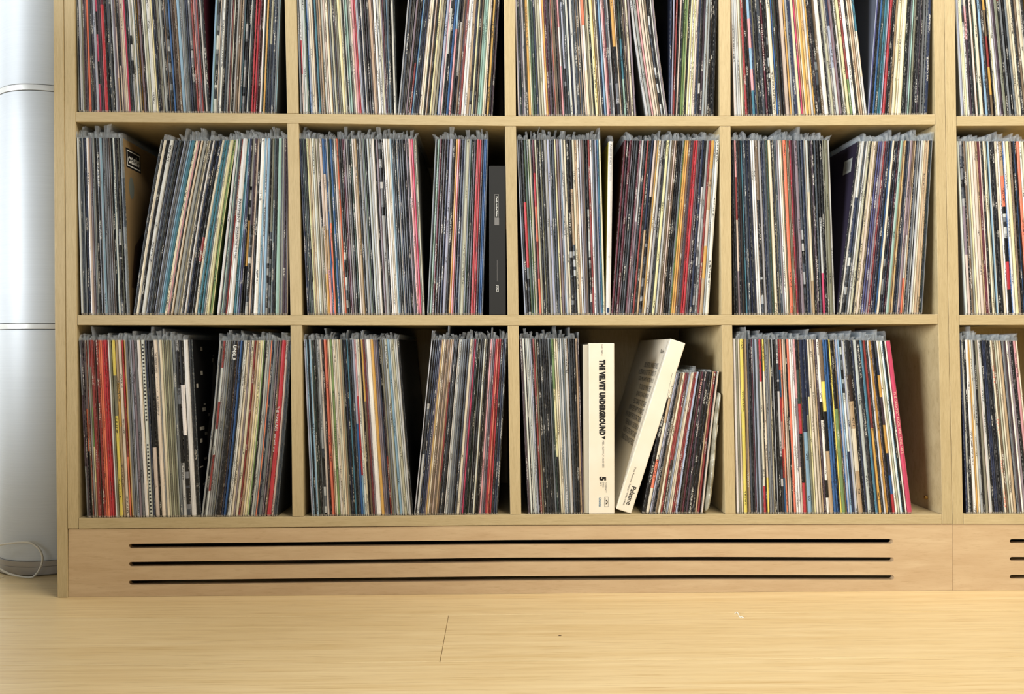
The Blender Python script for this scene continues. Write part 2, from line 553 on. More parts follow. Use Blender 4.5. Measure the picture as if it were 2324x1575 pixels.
pin.parent = bk; inv(pin, bk)
pin.rotation_euler = (0, -math.pi / 2, 0)
tpin = (xat(VL['j'], 1129) + 0.0)
pin.location = (P(tpin, 1129)[0] - 0.0002, 0.05, P(2107, 1129, 0.05)[1])

# ------------------------------------------------------------------ record data
PAL = {'k': (20, 20, 23), 'K': (44, 46, 50), 'd': (62, 70, 80), 'g': (112, 117, 122), 'G': (162, 165, 165), 'w': (198, 200, 196),
       'W': (232, 230, 223), 'c': (226, 213, 184), 'C': (214, 194, 178), 't': (188, 158, 118), 'T': (120, 98, 74), 'b': (62, 46, 38),
       'r': (196, 40, 52), 'R': (148, 52, 48), 'm': (98, 34, 50), 'o': (240, 118, 78), 'q': (238, 186, 120), 'O': (218, 165, 62), 'y': (238, 216, 70),
       'Y': (226, 218, 158), 'e': (118, 148, 84), 'E': (46, 70, 60), 'a': (150, 188, 172), 'A': (58, 122, 142), 's': (136, 178, 206),
       'B': (44, 98, 160), 'n': (36, 46, 74), 'i': (74, 76, 122), 'p': (228, 158, 162), 'P': (206, 58, 100), 'v': (138, 122, 132),
       'V': (70, 54, 66), 'l': (166, 172, 192), 'z': (128, 126, 104), 'Z': (184, 181, 152)}
WORD = {'k': 'black', 'K': 'charcoal', 'd': 'slate', 'g': 'grey', 'G': 'light grey', 'w': 'off-white', 'W': 'white', 'c': 'cream', 'C': 'beige',
        't': 'tan', 'T': 'brown', 'b': 'dark brown', 'r': 'red', 'R': 'brick red', 'm': 'maroon', 'o': 'orange', 'q': 'pale orange', 'O': 'mustard', 'y': 'yellow',
        'Y': 'pale yellow', 'e': 'green', 'E': 'dark green', 'a': 'mint', 'A': 'teal', 's': 'sky blue', 'B': 'blue', 'n': 'navy', 'i': 'indigo',
        'p': 'pink', 'P': 'magenta', 'v': 'mauve', 'V': 'plum', 'l': 'lavender', 'z': 'olive grey', 'Z': 'pale olive', 'x': 'black-and-white'}

# (row, bay, x of the left foot, x of the right foot, [(share along the group, lean in px over the record's height)], bow in m, spines)
G = []


def grp(row, bay, x0, x1, lean, s, bow=0.0, size=0.3145):
    G.append((row, bay, x0, x1, lean, s.split(), bow, size))


# bottom row
grp(3, 1, 196, 455, [(0, -18), (.5, -20), (1, -20)],
    "15:gVg 15:Vk 15:vok 13:TR 17:zG 12:RzeYt 23:R 20:Rb 20:R 16:o 16:o 16:r 15:r 15:rR 12:W 13:z 27:yzyy 25:tOtt 30:ct 12:rRo 23:Oc 15:g 15:G 15:lg 20:v 20:g"
    " 30:Wc 35:W@dots 15:nd 35:k2C1 15:k 35:c@undertones 10:G 25:c 14:Zz 13:z 13:Z 18:z 17:zw 25:kg 28:xkw 32:kWkx 42:W 34:kd")
grp(3, 1, 455, 628, [(0, 42), (.45, 38), (.8, 36), (1, 34)],
    "15:lG 15:kG 16:RwRwRw 18:G 15:G 15:gz 15:g 38:kb@unkle 15:nk 23:B 7:k 13:W 12:W 20:c 15:vT 20:c 17:R 16:t 17:c 15:Yc 20:ce 8:k 20:w 17:G 10:ot 13:n 22:g 15:vk 20:VT 36:r@vaselines 20:CW 12:nd 14:d", 0.002)
grp(3, 2, 706, 938, [(0, -18), (.5, -22), (1, -33)],
    "20:Gl 10:sg 15:kd 20:sW 15:kE 15:k 15:gz 20:Gx 20:GC 15:Vk 30:o 10:Rt 15:c 20:ez 10:cW 15:c 15:cW 15:c 15:tc 13:z 12:kd 13:nk 12:k 15:Ad 15:k 15:d 20:llBB 15:prrs 17:W 15:Wc"
    " 13:bk 18:OTT 15:mR 15:gv 40:W 25:O 17:v 18:vz 10:n 15:kVR 15:z 22:gz 28:wZ 20:s 17:wZ 20:Z 18:zw 18:wZ 15:kd")
grp(3, 2, 939, 1130, [(0, 40), (.3, 36), (.7, 28), (1, 22)],
    "18:wk 20:kxw 15:nk 13:nd 13:n 10:v 12:Ot 13:ct 15:Tz 15:C 13:TC 14:t 12:CRRRT 12:k 13:d 12:k 15:KW 20:w 15:Gg 15:g 20:nk 15:d 24:cC 13:v 17:Pv 10:k 10:k 15:Ek 15:Zk 15:k 20:Wc"
    " 10:k 10:k 14:bV 15:pv 15:v 15:VP 12:r 18:oR 15:rR 18:kV 15:n 18:dk")
grp(3, 3, 1199, 1326, [(0, -20), (.6, -18), (1, -12)],
    "18:Vv 17:W 15:kW 12:w 13:w 10:l 10:k 15:R 15:zT 20:k 20:K 13:kn 12:k 15:k 18:gn 12:E 16:eYk 18:ct 12:c 13:Gw 15:ws 15:gZ 24:wC 20:kd 15:k 18:nk 16:tC 10:V")
grp(3, 4, 1673, 2074, [(0, -9), (.3, -17), (.55, -27), (.8, -38), (1, -52)],
    "22:W 15:zG 18:Zc 26:y 28:Tt 20:d 10:k 15:Vm 18:ld 20:lg 12:gk 18:rcccr 8:K 20:ycccy 17:gG 15:g 12:c 13:kT 15:wk 15:k 20:xwx 15:rBrprB 14:to 15:TC 15:c 13:k 17:o 17:W 18:Wc"
    " 15:pvC 24:kErkkr 10:T 34:n4s5 15:n4z5 18:n3Y5 17:cZ 25:Cc 15:Tt 15:Vg 24:W3kW4kW 30:Tyktt 20:B 20:B 8:k 14:y 27:k4e6 14:T 20:Bl 14:sn 20:xWn 28:lw 34:Kbtct 15:k 20:Kn 28:wG 28:Kk 24:Ad"
    " 24:R5O4 15:KG 14:wc 24:Oc 24:Vk 24:dnOVOnBr 20:Wc 15:Zz 20:Ws 18:kn 14:cW 42:P@greatest")
grp(3, 5, 2195, 2352, [(0, -16), (.5, -34), (1, -42)],
    "14:nk 20:wc 20:k 28:W 15:O 15:c 24:wG 15:k 28:zk 25:Cw 15:k 15:nd 14:nd 18:Kk 16:kn 10:d 20:c@red 20:T 15:Zz 20:cd 25:tz 15:g 20:wV 20:W 18:v 20:k 22:p 18:c")
# middle row
grp(2, 1, 183, 293, [(0, -10), (.5, -14), (1, -16)],
    "18:kw 17:kd 15:dl 20:kn 28:WC 20:vV 20:gG 14:k 28:kw 20:ls 25:lg 20:vg 24:bg 15:kA 20:wd 20:kx 15:zk 28:gdgg@oasis")
grp(2, 1, 301, 481, [(0, 63), (.4, 72), (.8, 64), (1, 54)],
    "18:d 24:cW 18:nk 35:wG 25:dn 20:Zd 20:kK 20:lg 18:lg 12:s 28:A 20:cW 15:pC 14:kt 15:tc 28:Gw 24:kz 14:c 18:Kk 18:Wc 20:dn 18:k 24:nk3R1k2 20:cw 24:AE 20:BA 15:g 15:c 20:YZ 24:eY", -0.003)
grp(2, 1, 490, 652, [(0, 46), (.2, 34), (.4, 24), (.7, 12), (1, 3)],
    "24:W 10:k 15:aG 15:ad 16:R 10:W 34:cW@pavement 20:Ak 14:sd 20:i 10:k 24:wxOk 24:Vx 20:Cv 20:k 34:W 14:s 20:WG 24:sl 15:kx 20:zx 24:Ed 14:k 34:aG 20:dG 20:Vk 20:VC")
grp(2, 2, 697, 964, [(0, -19), (.5, -22), (1, -20)],
    "14:dn 15:dk 14:Ed 15:kx 15:Yc 14:t 15:c 20:W 10:cz 15:W 15:zkzz 24:CCtO 20:BCtp 14:nB 15:G4o5 14:gE 20:nB 12:d 18:Wc 20:to 20:kx 14:k 13:m 16:vk 15:G 20:k 15:Ek 15:cW 28:t 15:kd"
    " 24:gG 20:ga 20:kn 20:wZ 20:GW 20:W 12:k 18:v 28:xG 15:k 18:W 18:Wc 10:c 20:ws 15:nd 15:k 15:sw 15:kn 20:Kd 15:dn 15:kx 15:vg 10:k 20:Cp 20:rP 10:z 14:wZ")
grp(2, 2, 969, 1096, [(0, 19), (.5, 17), (1, 13)],
    "20:wdE 15:ea 20:kmk 18:kV 20:Vk 20:nk 24:vl 24:kb 15:TO 15:pr 15:mk 20:kn 20:gw 24:Zw 20:gE 15:k 20:VK 20:rp 20:rp 12:V 18:nB 12:Bk 12:d")
grp(2, 3, 1191, 1374, [(0, -19), (.3, -17), (.7, -14), (1, -11)],
    "12:ld 20:dk 20:krx 20:eE 14:Ge 15:Zw 10:k 17:mroRo 18:zZ 12:k 18:kz 20:kd 24:wGZ 20:lw 13:d 20:kd 15:YT 15:vt 14:Vl 20:sw 20:Wc 24:kx 20:ktx 20:Zc 14:t 15:Wc 14:Vl 15:Cv 20:tk 15:kx"
    " 15:R 15:Wc 18:ld 17:l 15:BA 14:cY")
grp(2, 3, 1387, 1609, [(0, 30), (.3, 36), (.7, 32), (1, 26)],
    "20:kmk 20:Vk 20:mV 15:vk 20:K 20:gk 18:mv 18:w5v5 20:dk 20:kRz 15:kg 20:n4t5 20:CCkxx 18:TO 20:cw 28:vG 18:kd 28:YW 20:gw 20:Tv 14:CT 20:Tk 15:k 20:kd 20:ge 18:Ot 16:Oo 20:Tv 20:Vv"
    " 20:pr 18:r 14:Rv 20:Vk 24:kn 20:kwx 24:Gl 20:R 28:OtCOt 14:G 32:W")
grp(2, 4, 1668, 1898, [(0, -9), (.2, -17), (.7, -19), (1, -14)],
    "15:kd 14:kg 20:pRCv 20:km 20:zk 20:Ad 20:dk 20:nd 24:kn 18:W 18:WC 20:Tkx 24:Gw 14:kn 22:dZ 15:Ek 30:Yc 20:kz 15:dA 15:Gv 15:Wc 13:cY 12:Oz 24:o 15:Tz 12:T 18:rm 20:V 24:vl 20:dx 20:dn"
    " 15:gC 22:wcct 18:kc 20:Vk 20:dk 20:k4w3P3 15:kn 15:kz 28:z 17:wW")
grp(2, 4, 1901, 2095, [(0, 49), (.25, 42), (.6, 34), (1, 24)],
    "14:kV@barcode 20:Wc 22:wnx 15:dg 20:wZ 18:Zc 10:kZ 24:c 20:Cc 15:Tk 15:iV 20:iv 15:vl 13:Rm 17:Vn 20:nk 17:Bd 18:cw 20:kx 15:nk 12:mk 24:waW 13:ct 14:Oto 20:kn 14:dl 24:CvG 18:Tvwo 12:tT"
    " 18:kgv 20:Gk 20:Gw 14:c 20:tc 15:tY 14:kE 15:dG")
grp(2, 5, 2194, 2352, [(0, -21), (.5, -24), (1, -26)],
    "20:Gwd 20:xvC 20:kT 20:Gz 15:Yc 17:c 22:C 12:t 15:m 13:pC 14:kc 20:c 10:Zk 24:sw 15:k 20:kn 16:cw 14:Wc 28:toxkrk 24:BWW 24:Y 20:Tk 20:kB 15:k 18:o 20:W 20:c")
# top row
grp(1, 1, 176, 476, [(0, -8), (.15, -17), (.5, -27), (.8, -26), (1, -25)],
    "15:wl 20:kn 18:kw 32:wz 20:TV 20:Vv 35:o 20:dz 24:kd 24:Vd 30:pl 20:VmPkPkP 20:V 18:Vv 10:k 42:lmrrr 24:k 34:dG 28:dk 30:wl 20:Rv 20:TTCt 15:k 15:kkkC 20:vC 24:Cc 15:pW 24:rP 20:k 24:dk"
    " 28:cwxG 20:Zk 24:Ws 24:c 14:Ok 40:mvm 20:kV 24:W 26:Z 50:W 24:Yz 24:kn 24:kkV 30:zG 34:dG 20:k 20:dT 34:dx 34:nBk 44:b 28:VT 35:s 24:G 30:wg 24:Gd 24:nk 38:Tgx 20:R 20:Cp 20:vG 24:pR"
    " 15:Vk 24:nw 30:P2k5")
grp(1, 1, 476, 626, [(0, 17), (.5, 20), (1, 15)],
    "35:sa 34:kx 14:wC 20:Gc 30:W 24:k 34:O3d7 24:GGV 20:RT 34:Zk 24:TG 34:Tk 24:tC 20:dA 38:kx 15:k 30:nw@lovebox 38:Kk 24:rk 34:r 20:mk 20:b 30:pW 15:ak 30:YOk 20:En 30:Z6d5 15:n 34:dn 34:gs")
grp(1, 2, 681, 902, [(0, -12), (.15, -20), (.5, -25), (.8, -24), (1, -11)],
    "24:dg 10:k 15:rWrC 15:w 38:wa 15:Ek 38:Bl 28:cC 24:ct 15:k 34:nAk 28:Td 20:Ct 38:wC 24:CCk 34:ct 28:gE 30:Zg 20:kT 20:Vz 20:zk 34:xYY 24:cZ 10:k 34:Wa 20:ga 28:Gw 24:cC 24:p 24:r 15:ws"
    " 15:l 20:kn 28:nw 24:k 30:Vk 24:kv 34:tC 20:RT 30:W 30:w 15:c 20:Wv 10:m 24:Kn 38:sdk 15:k 24:cw 15:kE")
grp(1, 2, 902, 1118, [(0, 34), (.15, 42), (.5, 33), (.75, 28), (1, 24)],
    "24:Gd 34:dk 28:TkG 34:kvT 20:k 20:kkkR 28:Bs 24:kn 18:kn 18:kn 34:Wc 28:cW 15:k 34:Ct 20:k 28:zYC 28:Zc 38:zk 40:Bl 20:pW 20:xwk 28:Ek 28:B 34:s5p5 20:kn 28:Gkwk 24:vT 28:Vp 20:Rm 34:W"
    " 30:Wc 28:tC 24:knx 30:WY 24:dk 20:Tk 28:Ga 34:a 24:Zc 28:Ck 34:tOt 15:k 30:Vd")
grp(1, 3, 1176, 1445, [(0, -11), (.2, -19), (.5, -23), (.85, -27), (1, -25)],
    "24:Wl 30:kE 24:Vd 24:CG 24:kz 34:OY 20:cZ 20:eE 28:kE 28:knd 34:Zz 24:cZ 30:CW 24:oO 24:Vm 38:Vk 24:kv 24:oTz 24:Tk 28:kbm 28:WpWp 15:gk 28:dlx 30:dk 28:wW 24:kn 34:wG 38:dk 38:tdc 15:k"
    " 20:Cp 34:GoWc 24:zG 24:tZ 20:kE 34:Yy 24:T 24:cw 20:kn 34:Bsd 28:WpW 20:Rm 24:dv 24:Gk 28:kkm 38:tOx 20:Ct 20:k 34:aEAa 20:kz 20:Tk 15:vz 34:ct 24:vV")
grp(1, 3, 1467, 1517, [(0, -51), (1, -43)], "34:wG 38:Gc 20:pv 38:cC 20:c 28:zTk 24:kx 15:k 20:Gw 24:vC", -0.004)
grp(1, 3, 1518, 1621, [(0, 4), (.15, 16), (.4, 20), (1, 13)],
    "24:nk 24:lv 24:Rv 10:k 24:CG 24:kE 28:e 26:eY 15:k 28:WY 24:WY 24:YW 28:Cc 34:dnw 24:nkx 34:Vd 30:Gw 28:TG 24:kT 30:kg 34:kK")
grp(1, 4, 1668, 1970, [(0, -13), (.15, -23), (.4, -27), (.65, -38), (.85, -44), (1, -47)],
    "38:Cwl 20:w 24:wZ 34:cY 18:z 28:rRm 30:kb 28:kbT 34:spspspA 20:nl 24:vz 24:kd 20:kd 38:dK 34:kmV 24:kd 20:kx 50:cY 24:kBp 28:kEv 34:Tkt 15:k 64:vCv 20:OT 34:Gz 38:nl 38:CYl 24:mP 28:tC 38:cOY"
    " 34:q 34:Ww 20:Ot 34:kV 38:Vkx 34:tTv 58:W 24:kG 30:ZG 30:kws 34:xnlw 42:pvC 15:k 38:wZ 34:Yz 34:RRRRe 42:Wc 24:kV 30:ct 24:t 15:cG 34:AAcw")
grp(1, 4, 1971, 2107, [(0, 31), (.3, 28), (.6, 22), (1, 14)],
    "24:li 24:kn 30:dBn 24:Ed 24:AE 20:Ad 20:ld 16:rp 17:rp 22:kK 22:k 34:Ztc 38:cY 28:c 50:cY 20:kE 24:kg 24:ga 24:aE 28:zT 24:kV 24:K@creed 17:dV 17:kd 38:gd 28:kgE 42:nd")
grp(1, 5, 2185, 2352, [(0, -22), (.5, -36), (1, -42)],
    "34:wl 15:cZ 20:YYc 28:xw 34:lCpVV 34:kn 34:CT 20:kE 42:ct 20:kn 38:sl 28:bkm 42:YTOTROT 10:k 28:WY 38:Ww 38:vV 34:zk 28:R3k7 38:gk 28:kn 24:g 34:cZ 34:cW 28:k 30:T 34:c 30:w 28:k")

ROWBOT = {1: 1, 2: 2, 3: 3}
ROWN = {1: 'top', 2: 'middle', 3: 'bottom'}
BAYN = {1: 'first', 2: 'second', 3: 'third', 4: 'fourth', 5: 'fifth'}


def foot_y(row, x):
    return yat((HR if x > 2150 else HL)[row][0], x)


def ordinal(n):
    return str(n) + ('th' if 10 <= n % 100 <= 20 else {1: 'st', 2: 'nd', 3: 'rd'}.get(n % 10, 'th'))


def parse(code):
    segs = []
    i = 0
    while i < len(code):
        ch = code[i]; i += 1
        num = ''
        while i < len(code) and code[i].isdigit():
            num += code[i]; i += 1
        segs.append((ch, float(num) if num else 1.0))
    return segs


class Rec: pass


RECS = []
count = {}
for (row, bay, x0, x1, lean, toks, bow, size) in G:
    ws = [float(t.split(':')[0]) for t in toks]
    tot = sum(ws); acc = 0.0
    for t, wv in zip(toks, ws):
        r = Rec()
        code = t.split(':')[1]
        r.special = None
        if '@' in code: code, r.special = code.split('@')
        r.segs = parse(code); r.code = code
        xa = x0 + (x1 - x0) * acc / tot; acc += wv; xb = x0 + (x1 - x0) * acc / tot
        f = (acc - wv / 2) / tot
        for (fa, la), (fb, lb) in zip(lean, lean[1:]):
            if fa <= f <= fb: ln = la + (lb - la) * (f - fa) / (fb - fa)
        ya = foot_y(row, xa); yb_ = foot_y(row, xb)
        A = P(xa, ya); B = P(xb, yb_); T = P((xa + xb) / 2 + ln, (ya + yb_) / 2 - 400); Mid = P((xa + xb) / 2, (ya + yb_) / 2)
        r.ang = math.atan2(T[0] - Mid[0], T[1] - Mid[1])
        r.w = (B[0] - A[0]) * math.cos(r.ang) * 0.955
        r.row, r.bay, r.size, r.bow, r.pxw = row, bay, size, bow, xb - xa
        r.x, r.z = A[0], min(A[1], B[1]) + (r.w * math.sin(r.ang) if r.ang > 0 else 0.0) + 0.0002
        r.y = 0.0006 + rnd.random() * 0.0028
        r.n = count[(row, bay)] = count.get((row, bay), 0) + 1
        r.px0 = xa
        r.area = (min(xb, 2324) - xa) * (ya if row == 1 else 402) if xa < 2324 else 0
        r.big = not (size < 0.3)
        RECS.append(r)

LIMIT = 300
for r in sorted(RECS, key=lambda r: -(r.area + (1e6 if r.special else 0)))[:LIMIT]: r.solo = True
for r in RECS: r.solo = getattr(r, 'solo', False)


def recdata(r):
    """vertices, faces, face colours, uv, ink of one sleeve in its own frame (left front foot at the origin)"""
    H, w, D = r.size, r.w, r.size - 0.002
    q = random.Random(int(r.px0 * 31) + r.row * 977)
    segs = []
    tw = sum(s for _, s in r.segs)
    # segments listed top to bottom
    zt = H
    cols = []
    for ch, s in r.segs:
        h = H * s / tw
        if len(r.segs) > 1: h *= q.uniform(0.75, 1.25)
        cols.append([ch, h])
    sc = H / sum(h for _, h in cols)
    z = H
    bands = []
    for i, (ch, h) in enumerate(cols):
        h *= sc
        if ch == 'x':
            k = max(6, int(h / 0.011)); wsz = [q.uniform(0.2, 1.8) for _ in range(k)]; tz = sum(wsz)
            for j in range(k):
                a = q.choice(('k', 'w', 'K', 'G', 'k', 'd', 'k', 'K', 'g'))
                bands.append((z, z - h * wsz[j] / tz, a)); z -= h * wsz[j] / tz
        else:
            bands.append((z, z - h, ch)); z -= h
    rows = []
    for (za_, zb_, ch) in bands:
        k = max(1, int(round((za_ - zb_) / 0.06)))
        for j in range(k):
            rows.append((za_ + (zb_ - za_) * j / k, za_ + (zb_ - za_) * (j + 1) / k, ch))
    tip = 0.0032
    last = rows[-1]
    rows[-1] = (last[0], tip, last[2])
    rows.append((tip, 0.0, last[2]))
    zs = [rows[0][0]] + [b for _, b, _ in rows]
    b0 = q.uniform(0.84, 1.04); base = [b0 * q.uniform(0.96, 1.03) for _ in range(3)]
    rd = min(0.0022, w * 0.5)
    us = (0.0, 0.18, 0.5, 0.82, 1.0)
    ys = (rd, rd * 0.28, 0.0, rd * 0.28, rd)
    V_, F_, CO, UV = [], [], [], []
    for z_ in zs:
        nar = 0.86 if z_ <= 0.0001 else (0.94 if z_ >= H - 0.0001 else 1.0)
        b = r.bow * math.sin(math.pi * z_ / H)
        for u, y in zip(us, ys):
            V_.append((w * (0.5 + (u - 0.5) * nar) + b, y + (0.0008 if z_ <= 0.0001 else 0), z_))
        V_.append((b + w * 0.04, D, z_)); V_.append((b + w * 0.96, D, z_))
    n = 7

    def shade(ch, f=1.0):
        c = lin(PAL[ch]); l_ = 0.3 * c[0] + 0.6 * c[1] + 0.1 * c[2]; return tuple(min(1, max(0.003, (c[i] * 0.86 + l_ * 0.14) * base[i] * f)) for i in range(3))
    avg = [0, 0, 0]
    split = len(r.segs) == 2 and not any(c_.isdigit() for c_ in r.code) and 'x' not in r.code
    if split:
        rows = [(a_, b_, r.segs[0][0]) for a_, b_, _ in rows]
    cut = q.choice((1, 2, 3, 3)); other = r.segs[-1][0]
    tri = len(r.segs) == 3 and r.row < 3 and 'x' not in r.code and not any(c_.isdigit() for c_ in r.code)
    if tri:
        split = True; cut = 3
        rows = [(a_, b_, r.segs[1][0]) for a_, b_, _ in rows]
    for za_, zb_, ch in rows:
        c = lin(PAL[ch])
        for i in range(3): avg[i] += c[i] * (za_ - zb_) / H
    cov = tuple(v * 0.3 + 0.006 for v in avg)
    if getattr(r, 'cover', None): cov = lin(r.cover)
    if r.special == 'barcode': cov = lin((48, 42, 58))
    if r.special == 'oasis': cov = lin((132, 110, 78))
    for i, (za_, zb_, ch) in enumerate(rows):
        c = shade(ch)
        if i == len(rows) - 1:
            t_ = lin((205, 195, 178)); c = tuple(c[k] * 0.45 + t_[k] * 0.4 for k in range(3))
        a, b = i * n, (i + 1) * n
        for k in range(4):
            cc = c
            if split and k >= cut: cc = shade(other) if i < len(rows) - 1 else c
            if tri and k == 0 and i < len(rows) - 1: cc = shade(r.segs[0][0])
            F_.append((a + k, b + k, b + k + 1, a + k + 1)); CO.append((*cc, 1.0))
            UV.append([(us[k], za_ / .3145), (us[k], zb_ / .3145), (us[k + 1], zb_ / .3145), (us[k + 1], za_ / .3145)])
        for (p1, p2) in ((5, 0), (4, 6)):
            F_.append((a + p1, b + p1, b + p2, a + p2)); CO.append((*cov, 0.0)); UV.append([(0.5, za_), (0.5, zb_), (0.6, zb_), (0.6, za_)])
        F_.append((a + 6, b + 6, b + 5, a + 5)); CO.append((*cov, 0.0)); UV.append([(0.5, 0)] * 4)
    F_.append((0, 1, 2, 3, 4, 6, 5)); CO.append((*lin((170, 160, 140)), 0.0)); UV.append([(0.5, 0)] * 7)
    a = (len(zs) - 1) * n
    F_.append((a + 5, a + 6, a + 4, a + 3, a + 2, a + 1, a + 0)); CO.append((*lin((150, 140, 120)), 0.0)); UV.append([(0.5, 0)] * 7)
    lum = sum(avg) / 3
    inkrgb = lin((28, 26, 30)) if lum > 0.16 else lin((196, 192, 182))
    if r.special == 'red': inkrgb = lin((205, 70, 60))
    has = 0.0 if r.special in ('unkle', 'vaselines', 'undertones', 'pavement', 'dots', 'greatest', 'lovebox', 'creed') else (1.0 if q.random() < 0.72 else 0.0)
    ink = (*inkrgb, has)
    return V_, F_, CO, UV, ink, q.random()


def flapdata(r):
    q = random.Random(int(r.px0 * 57) + r.row * 31)
    if q.random() < (0.6 if r.size < 0.3 else 0.05): return None
    h = q.choice((q.uniform(0.004, 0.011), q.uniform(0.008, 0.015), q.uniform(0.010, 0.018)))
    if q.random() < 0.06: h = q.uniform(0.018, 0.026)
    if r.size < 0.3: h *= 0.5
    H, w, D = r.size, r.w, r.size - 0.01
    w0 = w * 1.0
    dx = q.uniform(-0.004, 0.004) + (0.0015 if r.ang < 0 else -0.0015)
    fl_ = q.uniform(-0.0004, 0.0016)
    v, f = [], []
    for t, k in ((0, 0), (0.55, 0.35), (1.0, 1.0)):
        z = H - 0.001 + h * t * (1 if t < 1 else q.uniform(0.9, 1.0))
        x0, x1 = dx * k - fl_ * t, w0 + dx * k + fl_ * t
        m = q.uniform(-0.0012, 0.0006)
        v += [(x0, D, z), (x0, -0.0003, z), ((x0 + x1) / 2, m - 0.0006, z + q.uniform(-0.0008, 0.0008)), (x1, -0.0003, z + q.uniform(-0.001, 0.001)), (x1, D, z)]
    for a in (0, 5):
        for k in range(4): f.append((a + k, a + k + 5, a + k + 6, a + k + 1))
    return v, f


def fill_attrs(me, CO, UV, INK, SEED):
    ca = me.color_attributes.new('Col', 'FLOAT_COLOR', 'CORNER')
    ia = me.color_attributes.new('Ink', 'FLOAT_COLOR', 'CORNER')
    sa = me.attributes.new('seed', 'FLOAT', 'FACE')
    uv = me.uv_layers.new(name='uv')
    c, i_, u = [], [], []
    for k, p_ in enumerate(me.polygons):
        nl = p_.loop_total
        c += list(CO[k]) * nl; i_ += list(INK[k]) * nl
        for a in UV[k]: u += a
    ca.data.foreach_set('color', c); ia.data.foreach_set('color', i_)
    sa.data.foreach_set('value', SEED)
    me.uv_layers['uv'].data.foreach_set('uv', u)


def colour_words(r):
    seen = {}
    for ch, s in r.segs: seen[ch] = seen.get(ch, 0) + s
    o = sorted(seen, key=lambda c: -seen[c])
    if len(o) == 1: return WORD[o[0]]
    if len(o) > 3: return 'multicoloured ' + WORD[o[0]]
    return WORD[o[0]] + ' and ' + WORD[o[1]]


byn = {(r.row, r.bay, r.n): r for r in RECS}


def make_label(r):
    sp = {'unkle': 'thick dark patterned record with white capital lettering near the top of its spine',
          'vaselines': 'thick red record with a white band name lettered down its spine',
          'undertones': 'cream record with small black lettering beside a black one', 'dots': 'white record whose spine is punched with a row of black dots',
          'pavement': 'cream record with tall black stencil lettering down its spine', 'greatest': 'magenta record with pale lettering, last beside the empty space',
          'oasis': 'worn grey sleeve with tan cover and boxed white logo showing', 'barcode': 'dark leaning record showing a pale barcode sticker on its cover',
          'lovebox': 'dark blue record with white capital lettering running down the spine', 'creed': 'charcoal record with spaced white lettering at its foot',
          'red': 'cream record with small red lettering down its spine'}
    if r.special in sp: return sp[r.special]
    thick = 'thin' if r.pxw < 4.6 else ('thick' if r.pxw > 8 else 'slim')
    nb = byn.get((r.row, r.bay, r.n - 1))
    base = f"{thick} {colour_words(r)} record"
    tail = f", {ordinal(r.n)} from left, {BAYN[r.bay]} compartment, {ROWN[r.row]} row"
    if r.row == 3 and r.bay == 3 and r.size < 0.3: base = 'short ' + base
    s = base
    if nb:
        m = f" beside a {WORD[nb.segs[0][0]]} one"
        if len((base + m + tail).split()) <= 16: s = base + m
    return s + tail


TXT = {}


def text(body, L_, h, mat, parent, mtx, bold=0.0, name='lettering', font_space=1.0):
    """flat lettering L_ long and h tall, laid out by mtx (local x = reading direction)"""
    cu = bpy.data.curves.new('t', 'FONT'); cu.body = body; cu.align_x = 'LEFT'; cu.offset = bold; cu.space_character = font_space
    cu.resolution_u = 3
    ob = bpy.data.objects.new('t', cu); C.objects.link(ob)
    bpy.context.view_layer.update()
    me = bpy.data.meshes.new_from_object(ob.evaluated_get(bpy.context.evaluated_depsgraph_get()))
    bpy.data.objects.remove(ob); bpy.data.curves.remove(cu)
    if not me.vertices: return None
    co = np.empty(len(me.vertices) * 3); me.vertices.foreach_get('co', co); co = co.reshape(-1, 3)
    lo, hi = co.min(0), co.max(0)
    co = (co - lo) / np.maximum(hi - lo, 1e-6) * np.array([L_, h, 0])
    me.vertices.foreach_set('co', co.ravel())
    me.transform(mtx); me.update()
    me.name = name
    me.materials.clear()
    o = link(name, me, parent, (mat,))
    return o


def down(x, z, y=-0.0004):
    """reading down the spine: local x -> -Z, local y -> +X, at (x, z) of the start/baseline"""
    return Matrix(((0, 1, 0, x), (0, 0, -1, y), (-1, 0, 0, z), (0, 0, 0, 1)))


def facing(x, z, y=-0.0004):
    return Matrix(((1, 0, 0, x), (0, 0, -1, y), (0, 1, 0, z), (0, 0, 0, 1)))


def onright(y, z, x):
    """on a face looking to +X (reads towards the back)"""
    return Matrix(((0, 0, 1, x), (1, 0, 0, y), (0, 1, 0, z), (0, 0, 0, 1)))


def onleft(y, z, x):
    """on a face looking to -X (reads towards the front)"""
    return Matrix(((0, 0, -1, x), (-1, 0, 0, y), (0, 1, 0, z), (0, 0, 0, 1)))


def build_solo(r, name='record'):
    Vv, Ff, CO, UV, ink, seed = recdata(r)
    me = bpy.data.meshes.new('record')
    me.from_pydata(Vv, [], Ff)
    fill_attrs(me, CO, UV, [ink] * len(Ff), [seed] * len(Ff))
    o = link(name, me, None, (REC,))
    o.location = (r.x, r.y, r.z); o.rotation_euler = (0, r.ang, 0)
    tag(o, make_label(r), 'record', f"records in the {BAYN[r.bay]} compartment of the {ROWN[r.row]} row")
    fd = flapdata(r) if r.row > 1 else None
    if fd: mesh('plastic_sleeve', fd[0], fd[1], PLAS, o)
    return o


